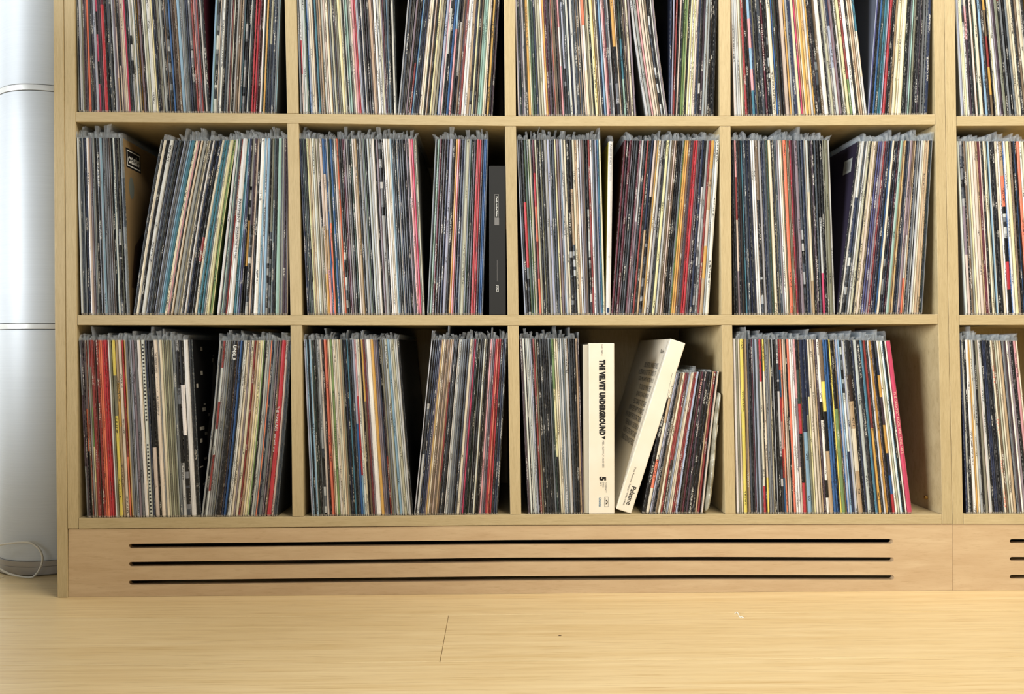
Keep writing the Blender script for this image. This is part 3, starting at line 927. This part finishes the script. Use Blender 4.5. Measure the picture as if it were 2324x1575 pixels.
def decorate(r, o):
    w, H, s = r.w, r.size, r.special
    if s == 'dots':
        vs, fs = [], []
        def ring(z):
            b = len(vs)
            for k in range(10):
                a = 2 * math.pi * k / 10
                vs.append((w / 2 + math.cos(a) * 0.0017, -0.0004, z + math.sin(a) * 0.0017))
            fs.append(tuple(range(b, b + 10)))
        z = H - 0.009
        while z > 0.168: ring(z); z -= 0.00635
        z = 0.128
        while z > 0.006: ring(z); z -= 0.00635
        mesh('dot_row', vs, fs, INKK, o)
    elif s == 'undertones':
        text('THE UNDERTONES', 0.036, w * 0.5, INKK, o, down(w * 0.25, H - 0.022))
        text('. . . . .', 0.026, w * 0.12, INKK, o, down(w * 0.45, H - 0.066))
        text('ALL WRAPPED UP', 0.034, w * 0.4, INKK, o, down(w * 0.3, H - 0.100))
    elif s == 'unkle':
        text('UNKLE', 0.026, w * 0.72, INKW, o, down(w * 0.16, H - 0.009), 0.03)
    elif s == 'vaselines':
        text('THE VASELINES', 0.044, w * 0.55, INKW, o, down(w * 0.2, H - 0.118))
        text('sex with an x', 0.032, w * 0.4, INKW, o, down(w * 0.25, H - 0.168))
    elif s == 'pavement':
        text('PAVEMENT', 0.042, w * 0.62, INKK, o, down(w * 0.2, H - 0.108))
        text(': QUARANTINE THE PAST', 0.062, w * 0.62, INKK, o, down(w * 0.2, H - 0.154))
    elif s == 'greatest':
        text('THE GREATEST ROCK AND ROLL HITS', 0.112, w * 0.42, INKP, o, down(w * 0.28, H - 0.093), 0.01)
    elif s == 'lovebox':
        text('LOVEBOX', 0.034, w * 0.7, INKW, o, down(w * 0.15, 0.192))
    elif s == 'creed':
        text('CREED 357', 0.043, w * 0.55, INKW, o, down(w * 0.22, 0.064))
    elif s == 'oasis':
        x = w + 0.0002
        # boxed logo near the top front corner of the cover
        z0, z1, y0, y1 = H - 0.049, H - 0.014, 0.010, 0.068
        a = mesh('logo_panel', [(x, y0, z0), (x, y1, z0), (x, y1, z1), (x, y0, z1)], [(0, 1, 2, 3)], INKK, o)
        t_ = 0.0022
        i0, i1, j0, j1 = y0 + 0.003, y1 - 0.003, z0 + 0.003, z1 - 0.003
        vs = [(x + 0.0002, a_, b_) for a_, b_ in ((i0, j0), (i1, j0), (i1, j1), (i0, j1), (i0 + t_, j0 + t_), (i1 - t_, j0 + t_), (i1 - t_, j1 - t_), (i0 + t_, j1 - t_))]
        mesh('logo_border', vs, [(0, 1, 5, 4), (1, 2, 6, 5), (2, 3, 7, 6), (3, 0, 4, 7)], INKW, a)
        text('oasis', 0.044, 0.017, INKW, a, onright(y0 + 0.007, z0 + 0.009, x + 0.0003), 0.025)
        dk = plain('dark_print_patch', (70, 52, 38), 0.5)
        vs = []
        for k in range(20):
            g_ = 2 * math.pi * k / 20
            vs.append((x, 0.027 + 0.010 * math.cos(g_), H - 0.084 + 0.020 * math.sin(g_)))
        mesh('printed_oval', vs, [tuple(range(20))], plain('printed_grey_oval', (110, 116, 110), 0.5), o)
        mesh('printed_panel', [(x, 0.012, 0.05), (x, 0.26, 0.03), (x, 0.26, 0.17), (x, 0.2, 0.2), (x, 0.06, 0.15), (x, 0.03, 0.125), (x, 0.012, 0.12)], [tuple(range(6))], dk, o)
    elif s == 'barcode':
        x = -0.0002
        ya, yb2, z0, z1 = 0.016, 0.05, H - 0.052, H - 0.026
        stk = mesh('barcode_sticker', [(x, ya, z0), (x, ya, z1), (x, yb2, z1), (x, yb2, z0)], [(0, 1, 2, 3)], plain('sticker', (150, 152, 148), 0.5), o)
        vs, fs = [], []
        for k in range(11):
            y = ya + 0.005 + k * 0.0023; b = len(vs); ww = 0.0007 + 0.0005 * (k % 3)
            vs += [(x - 0.0002, y, z0 + 0.005), (x - 0.0002, y, z1 - 0.004), (x - 0.0002, y + ww, z1 - 0.004), (x - 0.0002, y + ww, z0 + 0.005)]
            fs.append((b, b + 1, b + 2, b + 3))
        mesh('barcode', vs, fs, INKG, stk)


def cover_blocks(r, o):
    """black sleeve whose white printed blocks show on the cover"""
    q = random.Random(3); x = r.w + 0.0002; H = r.size
    vs, fs = [], []
    for k in range(26):
        y = q.choice((0.006, 0.03, 0.055, 0.09)) + q.uniform(0, 0.012); z = H - 0.02 - k * 0.011
        a, b_ = q.uniform(0.008, 0.022), q.uniform(0.002, 0.008)
        b = len(vs)
        vs += [(x, y, z), (x, y + a, z), (x, y + a, z + b_), (x, y, z + b_)]
        fs.append((b, b + 1, b + 2, b + 3))
    mesh('printed_blocks', vs, fs, plain('pale_print', (190, 185, 172), 0.5), o)
    vs = [(x + 0.0001, a, b) for a, b in ((0.05, 0.05), (0.075, 0.05), (0.085, 0.14), (0.12, 0.25), (0.10, 0.28), (0.075, 0.19), (0.05, 0.14))]
    mesh('printed_shape', vs, [tuple(range(7))], plain('grey_shape_print', (120, 117, 112), 0.5), o)


mass = dict(v=[], f=[], c=[], u=[], i=[], s=[])
pm = dict(v=[], f=[])
for r in RECS:
    if r.solo:
        o = build_solo(r)
        if r.special: decorate(r, o)
        r.obj = o
    else:
        Vv, Ff, CO, UV, ink, seed = recdata(r)
        ca, sa_ = math.cos(r.ang), math.sin(r.ang)
        tr_ = lambda v: (v[0] * ca + v[2] * sa_ + r.x, v[1] + r.y, -v[0] * sa_ + v[2] * ca + r.z)
        b = len(mass['v'])
        mass['v'] += [tr_(v) for v in Vv]
        mass['f'] += [tuple(b + i for i in f) for f in Ff]
        mass['c'] += CO; mass['u'] += UV; mass['i'] += [ink] * len(Ff); mass['s'] += [seed] * len(Ff)
        fd = flapdata(r) if r.row > 1 else None
        if fd:
            b = len(pm['v']); pm['v'] += [tr_(v) for v in fd[0]]; pm['f'] += [tuple(b + i for i in f) for f in fd[1]]
me = bpy.data.meshes.new('record_sleeves')
me.from_pydata(mass['v'] + pm['v'], [], mass['f'] + [tuple(len(mass['v']) + i for i in f) for f in pm['f']])
z4 = (0.5, 0.5, 0.5, 0.0)
fill_attrs(me, mass['c'] + [z4] * len(pm['f']), mass['u'] + [[(0, 0)] * len(f) for f in pm['f']], mass['i'] + [z4] * len(pm['f']), mass['s'] + [0.0] * len(pm['f']))
me.materials.append(REC); me.materials.append(PLAS)
mi = [0] * len(mass['f']) + [1] * len(pm['f'])
me.polygons.foreach_set('material_index', mi)
st = link('record_sleeves', me)
tag(st, 'the thinner record sleeves packed between the larger ones on every shelf', 'records', kind='stuff')

# the black sleeve with its printed cover turned to the gap, first compartment of the bottom row
last = [r for r in RECS if r.row == 3 and r.bay == 1 and r.px0 < 455 and r.ang < 0][-1]
if last.solo:
    cover_blocks(last, last.obj)
    last.obj['label'] = 'black sleeve with white graphic cover facing the gap, first compartment of bottom row'

# ------------------------------------------------------------------ boxed sets and short records, third compartment of the bottom row
PAPER, nt, p = new_mat('aged_card')
tc = N(nt, 'ShaderNodeTexCoord')
nz = N(nt, 'ShaderNodeTexNoise', i_Scale=14.0, i_Detail=3.0); L(nt, tc.outputs['Object'], nz.inputs['Vector'])
L(nt, mixc(nt, ramp(nt, nz.outputs[0], 0.35, 0.7), lin((240, 232, 214)), lin((234, 222, 198))), p.inputs['Base Color'])
p.inputs['Roughness'].default_value = 0.5
PALEC = plain('pale_card', (196, 190, 172), 0.55)
BLACKC = plain('black_card', (27, 27, 26), 0.65)


def setbox(name, pxl, pxr, py_top, py_bot, D, mat, label, group=None, y=0.002):
    a = P(pxl, py_bot); b = P(pxr, py_top)
    w, h = b[0] - a[0], b[1] - a[1]
    o = box(name, 0, w, 0, D, 0, h, mat, None, 0.0012)
    o.location = (a[0], y, a[1])
    tag(o, label, 'box', group)
    return o, w, h


vz, w, h = setbox('box_set', 1337, 1394.5, 779, foot_y(3, 1365) - 0.6, 0.29, PAPER, 'thick upright cream box with heavy black vertical title, bottom row third compartment', 'boxed sets')
sx = w / 57.5          # metres per photo pixel here
X = lambda px: (px - 1337) * sx
Z = lambda py: (foot_y(3, 1365) - py) * sx
text('THE VELVET UNDERGROUND', (991 - 822) * sx, 14.5 * sx, INKK, vz, down(X(1360), Z(822)), 0.075, font_space=1.12)
text('PEEL SLOWLY AND SEE', (1064 - 1003) * sx, 4 * sx, INKG, vz, down(X(1367.2), Z(1003)))
text('31452 7887-2', (812 - 787) * sx, 3.2 * sx, INKG, vz, down(X(1365), Z(787)))
text('5', 9 * sx, 15 * sx, INKK, vz, down(X(1360.3), Z(1084)), 0.06, 'numeral')
for i, tx in enumerate(('COMPACT', 'DISC', 'SET')):
    text(tx, (24, 12, 9)[i] * sx, 3.6 * sx, INKG, vz, down(X(1373 - i * 5.6), Z(1096)))
mesh('triangle_mark', [(X(1365), -0.0004, Z(999)), (X(1372), -0.0004, Z(1001)), (X(1368.6), -0.0004, Z(996))] if False else
     [(X(1365.5), -0.0005, Z(996.5) ), (X(1373.5), -0.0005, Z(1001)), (X(1373.5), -0.0005, Z(992.5) + 0)][::1], [(0, 1, 2)], INKK, vz)


def frame(name, x0, x1, z0, z1, t, mat, par, y=-0.0005):
    vs = [(a, y, b) for a, b in ((x0, z0), (x1, z0), (x1, z1), (x0, z1), (x0 + t, z0 + t), (x1 - t, z0 + t), (x1 - t, z1 - t), (x0 + t, z1 - t))]
    return mesh(name, vs, [(0, 1, 5, 4), (1, 2, 6, 5), (2, 3, 7, 6), (3, 0, 4, 7)], mat, par)


frame('emblem_frame', X(1371.5), X(1380.5), Z(1151.5), Z(1129.5), 0.6 * sx, INKG, vz)
vs = []
for k in range(13):
    a = math.pi * k / 12
    vs.append((X(1375 + 3.6 * math.sin(a)), -0.0006, Z(1141 - 5 * math.cos(a))))
vs += [(X(1375 + 1.6 * math.sin(a)), -0.0006, Z(1141 - 2.6 * math.cos(a))) for a in [math.pi * k / 12 for k in range(12, -1, -1)]]
mesh('emblem', vs, [tuple(range(len(vs)))], INKK, vz)
text('Polydor', 16 * sx, 2.4 * sx, INKG, vz, down(X(1372.2), Z(1132)))
text('Chronicles', 20 * sx, 6 * sx, INKB, vz, down(X(1359), Z(1131)), 0.02)

sb, w2, h2 = setbox('box_set', 1324.5, 1336.2, 782, foot_y(3, 1330) - 0.6, 0.28, PALEC, 'narrow beige box squeezed between the dark records and the thick cream box', 'boxed sets', 0.006)

# leaning box
a0 = P(1433.5, 1164.5); a1 = P(1557, 777); a2 = P(1398, 1156.5)
ang = math.atan2(a1[0] - a0[0], a1[1] - a0[1])
hh = math.hypot(a1[0] - a0[0], a1[1] - a0[1]); ww = math.hypot(a2[0] - a0[0], a2[1] - a0[1])
lb = box('box_set', -ww, 0, 0, 0.30, 0, hh, PAPER, None, 0.0015)
lb.location = (a0[0], 0.003, P(1433.5, foot_y(3, 1433) - 0.4)[1]); lb.rotation_euler = (0, ang, 0)
tag(lb, 'leaning cream box with small black title at its foot and text on its side', 'box', 'boxed sets')
m_ = ww / 37.0
text('Palatine', 0.0345, 0.0085, INKK, lb, down(-ww * 0.50, 0.048), 0.012)
text('The Factory Story/1979-1990', 0.071, 0.0036, INKK, lb, down(-ww * 0.72, 0.082))
# side of the leaning box: inner tray edge, and lines of print
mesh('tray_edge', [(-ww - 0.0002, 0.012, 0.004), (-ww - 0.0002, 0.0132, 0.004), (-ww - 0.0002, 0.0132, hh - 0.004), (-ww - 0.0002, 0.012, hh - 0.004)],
     [(0, 3, 2, 1)], plain('tray_seam_line', (150, 150, 140), 0.6), lb)  # thin grey strip along the tray edge
SIDE = ['ORCHESTRAL MANOEUVRES', 'A CERTAIN RATIO THE DURUTTI', 'COLUMN JAMES SECTION 25', 'STOCKHOLM MONSTERS', 'QUANDO QUANGO MIAOW', 'ESG CABARET VOLTAIRE',
        'MINNY POPS HAPPY MONDAYS', 'NEW ORDER THE DISTRACTIONS', 'THE RAILWAY CHILDREN A', 'REVENGE STEVE MARTLAND', 'TUNNELVISION NORTHSIDE']
for i, sline in enumerate(SIDE):
    ln = 0.0064 * len(sline)
    zz = hh - 0.058 - i * 0.0148
    text(sline, min(ln, 0.17), 0.0105, INKG, lb, onleft(0.030 + min(ln, 0.17), zz, -ww - 0.0003))
text('Palatine', 0.03, 0.008, INKK, lb, onleft(0.05, hh - 0.028, -ww - 0.0003))
text('Side by side', 0.026, 0.003, INKG, lb, onleft(0.052, hh - 0.034, -ww - 0.0003)) if False else None

# short (ten inch) records leaning right
G2 = "28:k 24:ctcoc 10:lk 10:l 14:k 24:kT 20:ct 14:R 18:mRb 10:G 10:lk 14:c 14:ck 14:R 14:Rk 24:lk 17:kb 17:m@wayup 10:k 20:kV 28:kV 14:k 10:kn 14:tk 20:R 5:k 20:Wc".split()
ws = [float(t.split(':')[0]) for t in G2]; tot = sum(ws); acc = 0
cnt = 0
for t, wv in zip(G2, ws):
    r = Rec(); code = t.split(':')[1]; r.special = None
    if '@' in code: code, r.special = code.split('@')
    r.segs = parse(code); r.code = code
    xa = 1458 + 139 * acc / tot; acc += wv; xb = 1458 + 139 * acc / tot
    f = (acc - wv / 2) / tot
    ln = 66 + (36 - 66) * f
    A = P(xa, foot_y(3, xa)); B = P(xb, foot_y(3, xb)); xm = (xa + xb) / 2
    T = P(xm + ln, foot_y(3, xm) - 322); Mm = P(xm, foot_y(3, xm))
    r.ang = math.atan2(T[0] - Mm[0], T[1] - Mm[1])
    r.w = (B[0] - A[0]) * math.cos(r.ang) * 0.98
    cnt += 1
    r.row, r.bay, r.size, r.bow, r.pxw, r.n, r.px0 = 3, 3, 0.257, -0.001, xb - xa, cnt, xa
    r.x, r.z, r.y = A[0], A[1] + r.w * math.sin(r.ang) + 0.0002, 0.001 + rnd.random() * 0.002
    byn[(3, 33, cnt)] = r
    o = build_solo(r, 'ten_inch_record')
    o['category'] = 'record'; o['group'] = 'short records in the third compartment of the bottom row'
    cw = colour_words(r)
    o['label'] = f"short {cw} record, {ordinal(cnt)} in the stack by the leaning box"
    if r.special == 'wayup':
        o['label'] = 'short maroon record with pale capital lettering at the top of its spine'
        text('THIS WAY UP', 0.036, r.w * 0.7, INKP, o, down(r.w * 0.15, r.size - 0.012))
        text('HEDD KNIVES', 0.045, r.w * 0.55, INKGOLD, o, down(r.w * 0.2, r.size - 0.075)) if False else None
        text('WAY STED  GER ZERO', 0.055, r.w * 0.6, INKP, o, down(r.w * 0.2, 0.072)) if False else None

# crumpled clear bag of singles against the divider
POLY = bpy.data.materials.new('crumpled_polythene'); POLY.use_nodes = True
nt = POLY.node_tree; pr = nt.nodes['Principled BSDF']
pr.inputs['Base Color'].default_value = (*lin((176, 170, 148)), 1); pr.inputs['Roughness'].default_value = 0.16; pr.inputs['Coat Weight'].default_value = 0.8
tcn = N(nt, 'ShaderNodeTexCoord'); nn = N(nt, 'ShaderNodeTexNoise', i_Scale=26.0, i_Detail=4.0, i_Distortion=1.0); L(nt, tcn.outputs['Object'], nn.inputs['Vector'])
bb = N(nt, 'ShaderNodeBump', i_Strength=0.9, i_Distance=0.006); L(nt, nn.outputs[0], bb.inputs['Height']); L(nt, bb.outputs[0], pr.inputs['Normal'])
L(nt, mixc(nt, ramp(nt, nn.outputs[0], 0.35, 0.65), lin((196, 192, 172)), lin((120, 114, 92))), pr.inputs['Base Color'])
ctr = [(1604, 1163, 5), (1609, 1142, 10), (1614, 1100, 12), (1618.5, 1060, 13), (1623, 1000, 11.5), (1628, 945, 11), (1632, 915, 9), (1634, 898, 6), (1634, 891, 3)]
bag_p = [P(x, y) for x, y, _ in ctr]
vs, fs = [], []
q = random.Random(5)
ND = 7
for i, ((x, z), (_, _, hw)) in enumerate(zip(bag_p, ctr)):
    hw_ = hw * 0.00092
    for j in range(ND):
        y = -0.005 + 0.18 * j / (ND - 1)
        e = hw_ * (0.75 + 0.3 * math.sin(j * 2.1 + i)) * (0.55 if j in (0, ND - 1) else 1)
        vs.append((x - e, y, z + q.uniform(-0.001, 0.001) * (i > 0))); vs.append((x + e * 0.9, y + 0.001, z + q.uniform(-0.001, 0.001) * (i > 0)))
S = ND * 2
for i in range(len(ctr) - 1):
    a, b = i * S, (i + 1) * S
    for j in range(ND - 1):
        fs.append((a + 2 * j, b + 2 * j, b + 2 * j + 2, a + 2 * j + 2)); fs.append((a + 2 * j + 1, a + 2 * j + 3, b + 2 * j + 3, b + 2 * j + 1))
    fs.append((a, a + 1, b + 1, b)); fs.append((a + S - 2, b + S - 2, b + S - 1, a + S - 1))
for j in range(ND - 1):
    fs.append((2 * j, 2 * j + 2, 2 * j + 3, 2 * j + 1)); a = (len(ctr) - 1) * S; fs.append((a + 2 * j, a + 2 * j + 1, a + 2 * j + 3, a + 2 * j + 2))
bag = mesh('bagged_single', vs, fs, POLY, None, True)
bag.modifiers.new('sub', 'SUBSURF').levels = 2; bag.modifiers['sub'].render_levels = 2
tag(bag, 'crumpled clear bag of small singles wedged against the divider in the third bottom compartment', 'record')
vs = []
for i, (x, y) in enumerate([(1600.5, 1150), (1604, 1110), (1609.5, 1050), (1616, 1000), (1621, 965)]):
    vs.append((*[P(x + 8, y)[0]], -0.0012, P(x, y)[1]))
tube('fold', catmull(vs, 4), 0.0008, plain('white_crease', (226, 224, 214), 0.2), bag, 6)

# black boxed set in the second compartment of the middle row
bx, w, h = setbox('box_set', 1110.5, 1147.5, 375.5, foot_y(2, 1130) - 0.6, 0.26, BLACKC, 'upright black box with a small framed title and logo, beside the divider', 'boxed sets')
sx = w / 37.0
X = lambda px: (px - 1110.5) * sx
Z = lambda py: (foot_y(2, 1130) - py) * sx
frame('title_frame', X(1122.5), X(1132), Z(498), Z(444.5), 0.9 * sx, INKG, bx)
text('Death to the Pixies', 45 * sx, 4.4 * sx, INKW, bx, down(X(1125.3), Z(449.5)), 0.02)
mesh('title_tab', [(X(1122.5), -0.0004, Z(514)), (X(1132.5), -0.0004, Z(514)), (X(1132.5), -0.0004, Z(498)), (X(1122.5), -0.0004, Z(498))], [(0, 1, 2, 3)], INKG, bx)
mesh('title_rule', [(X(1127.8), -0.0004, Z(640)), (X(1128.5), -0.0004, Z(640)), (X(1128.5), -0.0004, Z(592)), (X(1127.8), -0.0004, Z(592))], [(0, 1, 2, 3)], INKG, bx)
frame('logo_frame', X(1125.5), X(1131.3), Z(664), Z(649), 0.8 * sx, INKW, bx)
text('4AD', 11.5 * sx, 3.6 * sx, INKW, bx, down(X(1126.7), Z(650.8)))
cd = box('card_insert', X(1148), X(1150.0), 0.004, 0.09, Z(522), Z(430), plain('tan_card', (212, 160, 110), 0.6), bx)

# white slim box-like sleeve standing between the two groups of the third middle compartment
r = Rec(); r.special = None; r.segs = parse('W'); r.code = 'W'; r.cover = (196, 182, 70)
A = P(1375, foot_y(2, 1375)); B = P(1386.3, foot_y(2, 1386)); T = P(1387, 317)
r.ang = math.atan2(T[0] - (A[0] + B[0]) / 2, T[1] - A[1]); r.w = (B[0] - A[0]) * 0.97
r.row, r.bay, r.size, r.bow, r.pxw, r.n, r.px0 = 2, 3, 0.311, 0.0, 11, 90, 1375
r.x, r.z, r.y = A[0], A[1] + r.w * math.sin(r.ang) + 0.0002, 0.001
r.special = 'undertones'
o = build_solo(r); o['label'] = 'thick white record with yellow cover standing alone between two groups, third middle compartment'
text('RADIOHEAD', 0.036, r.w * 0.42, INKG, o, down(r.w * 0.3, r.size - 0.006))
text('OK COMPUTER', 0.026, r.w * 0.3, INKD, o, down(r.w * 0.35, r.size - 0.045))
text('O', r.w * 0.4, r.w * 0.4, INKD, o, down(r.w * 0.3, 0.106))
mesh('foot_label', [(r.w * .2, -0.0004, 0.004), (r.w * .7, -0.0004, 0.004), (r.w * .7, -0.0004, 0.013), (r.w * .2, -0.0004, 0.013)], [(0, 1, 2, 3)], plain('navy_print', (40, 60, 90), 0.5), o)

# ------------------------------------------------------------------ plant outside the frame, and an added cabinet that shades the column and the corner
LEAF = plain('leaf_green', (70, 104, 58), 0.4)
cabm = plain('white_lacquer', (225, 224, 220), 0.4)
cab = box('shade_cabinet', -2.05, -1.22, -1.0, -0.38, 0.03, 0.5, cabm, None, 0.004)  # unseen cabinet, added to block window light from the column foot
tag(cab, 'low white cabinet under the leafy plant, unseen, added to shade the corner', 'cabinet')
for k in range(2):
    d_ = box('door', -2.04 + k * 0.41, -1.64 + k * 0.41, -1.018, -1.0, 0.045, 0.485, cabm, cab, 0.002)
    box('handle', -1.70 + k * 0.10, -1.68 + k * 0.10, -1.034, -1.018, 0.2, 0.34, plain('steel', (150, 150, 150), 0.3, 0.9), d_, 0.002)
for k in range(4):
    box('leg', -2.03 + (k % 2) * 0.75, -1.99 + (k % 2) * 0.75, -0.98 + (k // 2) * 0.54, -0.94 + (k // 2) * 0.54, 0, 0.03, DARK, cab)
pt = empty('potted_plant', (-1.48, -0.62, 0.5))
tag(pt, 'leafy green plant in a clay pot standing on the low white cabinet, outside the photo', 'plant')
lathe('pot', [(0.0, 0.0), (0.10, 0.0), (0.135, 0.22), (0.145, 0.22), (0.145, 0.26), (0.13, 0.26), (0.125, 0.22), (0.0, 0.22)], (0, 0, 0), plain('clay_pot', (170, 110, 80), 0.8), pt, 40)
q = random.Random(11)
for k in range(34):
    az = q.uniform(0, 2 * math.pi); le = q.uniform(0.22, 0.42); z0 = q.uniform(0.24, 0.34); up = q.uniform(0.0, 0.34); wl = q.uniform(0.06, 0.09)
    vs, fs = [], []
    for j in range(9):
        t = j / 8
        rr = le * t; zz = z0 + up * math.sin(t * 2.0) * 1.05
        hw = 0.004 if t < 0.25 else wl * math.sin(math.pi * min(1, (t - 0.2) / 0.8) ** 0.8) + 0.002
        for sgn, dz in ((-1, 0.012), (0, 0.0), (1, 0.012)):
            vs.append((rr * math.cos(az) - sgn * hw * math.sin(az), rr * math.sin(az) + sgn * hw * math.cos(az), zz + dz * (hw / wl)))
    for j in range(8):
        for c_ in (0, 1): fs.append((j * 3 + c_, j * 3 + c_ + 1, j * 3 + c_ + 4, j * 3 + c_ + 3))
    mesh('leaf', vs, fs, LEAF, pt, True)

# ------------------------------------------------------------------ column, cord, litter
COLM, nt, p = new_mat('brushed_silver')
tc = N(nt, 'ShaderNodeTexCoord'); mp = N(nt, 'ShaderNodeMapping'); mp.inputs['Scale'].default_value = (4, 4, 1100)
L(nt, tc.outputs['Object'], mp.inputs[0])
nz = N(nt, 'ShaderNodeTexNoise', i_Scale=1.0, i_Detail=4.0, i_Roughness=0.65); L(nt, mp.outputs[0], nz.inputs['Vector'])
L(nt, mixc(nt, ramp(nt, nz.outputs[0], 0.3, 0.7), lin((182, 187, 191)), lin((190, 195, 199))), p.inputs['Base Color'])
p.inputs['Metallic'].default_value = 0.1; p.inputs['Roughness'].default_value = 0.5
bb = N(nt, 'ShaderNodeBump', i_Strength=0.05, i_Distance=0.0003); L(nt, nz.outputs[0], bb.inputs['Height']); L(nt, bb.outputs[0], p.inputs['Normal'])
CHR = plain('polished_band', (196, 196, 192), 0.42, 0.35)
BASEM = plain('grey_base_ring', (150, 144, 136), 0.4, 0.3)
RCOL = 0.106
cx, cyy = P(66, 1300, 0.134)[0], 0.24
colo = empty('column', (cx, cyy, 0))
tag(colo, 'tall silvery white brushed cylinder with polished bands beside the shelving', 'column')


def zc(py): return P(72, py, cyy - RCOL)[1]


zb0, zb1 = zc(1274.5), zc(1305)
rings = [(740.5, 6.6), (197.5, 6.8)]
lathe('base_ring', [(RCOL + 0.001, 0.001), (RCOL + 0.003, 0.003), (RCOL + 0.003, zb0 * 0.62), (RCOL + 0.0022, zb0 * 0.64), (RCOL + 0.003, zb0 * 0.66), (RCOL + 0.003, zb0), (RCOL - 0.004, zb0 + 0.0006)], (0, 0, 0), BASEM, colo)
zs = [zb0]
for py, hw in rings:
    a, b = zc(py + hw), zc(py - hw)
    lathe('band', [(RCOL - 0.003, a), (RCOL + 0.0006, a + 0.0006), (RCOL + 0.0008, (a + b) / 2), (RCOL + 0.0006, b - 0.0006), (RCOL - 0.003, b)], (0, 0, 0), CHR, colo)
    zs += [a - 0.0004, b + 0.0004]
zs += [zc(-350)]
for a, b in zip(zs[0::2], zs[1::2]):
    lathe('cladding_panel', [(RCOL - 0.004, a), (RCOL - 0.0006, a + 0.0004), (RCOL, a + 0.0012), (RCOL, b - 0.0012), (RCOL - 0.0006, b - 0.0004), (RCOL - 0.004, b)], (0, 0, 0), COLM, colo, 128)
zt_ = zc(-350)
lathe('band', [(RCOL - 0.003, zt_), (RCOL + 0.0006, zt_ + 0.001), (RCOL + 0.0006, zt_ + 0.011), (0.001, zt_ + 0.012)], (0, 0, 0), CHR, colo)

cord_px = [(-60, 1250), (-25, 1241), (0, 1236.5), (25, 1232.5), (55, 1230), (72, 1233), (88, 1245), (96, 1262), (95, 1278), (88, 1295), (78, 1307), (68, 1310.5), (50, 1309), (25, 1303.5), (8, 1296), (0, 1291.5), (-20, 1296), (-50, 1306)]
pts = []
for x, y in cord_px:
    Y = 0.118
    X_, Z_ = P(x, y, Y)
    if Z_ < 0.0022:
        X_, Y = PF(x, y, 0.0021); Z_ = 0.0021
        Y = min(Y, 0.125)
    pts.append((X_, Y, Z_))
cord = tube('power_cord', catmull(pts, 6), 0.0019, plain('white_cable', (206, 202, 190), 0.4), None, 10)
tag(cord, 'white cable looping against the foot of the silvery column', 'cord')
th_px = [(1668, 1393), (1669.5, 1390.5), (1673, 1390), (1675.5, 1393), (1678, 1399), (1680.5, 1400.5), (1683, 1399.5), (1685, 1401), (1688, 1402)]
pts = []
for x, y in th_px:
    a, b = PF(x, y, 0.0007); pts.append((a, b, 0.0008))
th = tube('thread', catmull(pts, 4), 0.0007, plain('white_lint', (250, 246, 236), 0.8), None, 6)
tag(th, 'short white thread lying on the oak floor', 'thread')
a, b = PF(1270, 1443, 0)
cr = mesh('crumb', [(a - .003, b, 0.0001), (a + .001, b - .001, 0.0001), (a + .0035, b + .001, 0.0002), (a, b + .001, 0.001)], [(0, 1, 3), (1, 2, 3), (2, 0, 3), (2, 1, 0)], plain('dark_crumb', (90, 66, 44), 0.8))
tag(cr, 'tiny dark crumb lying on the oak floor', 'crumb')
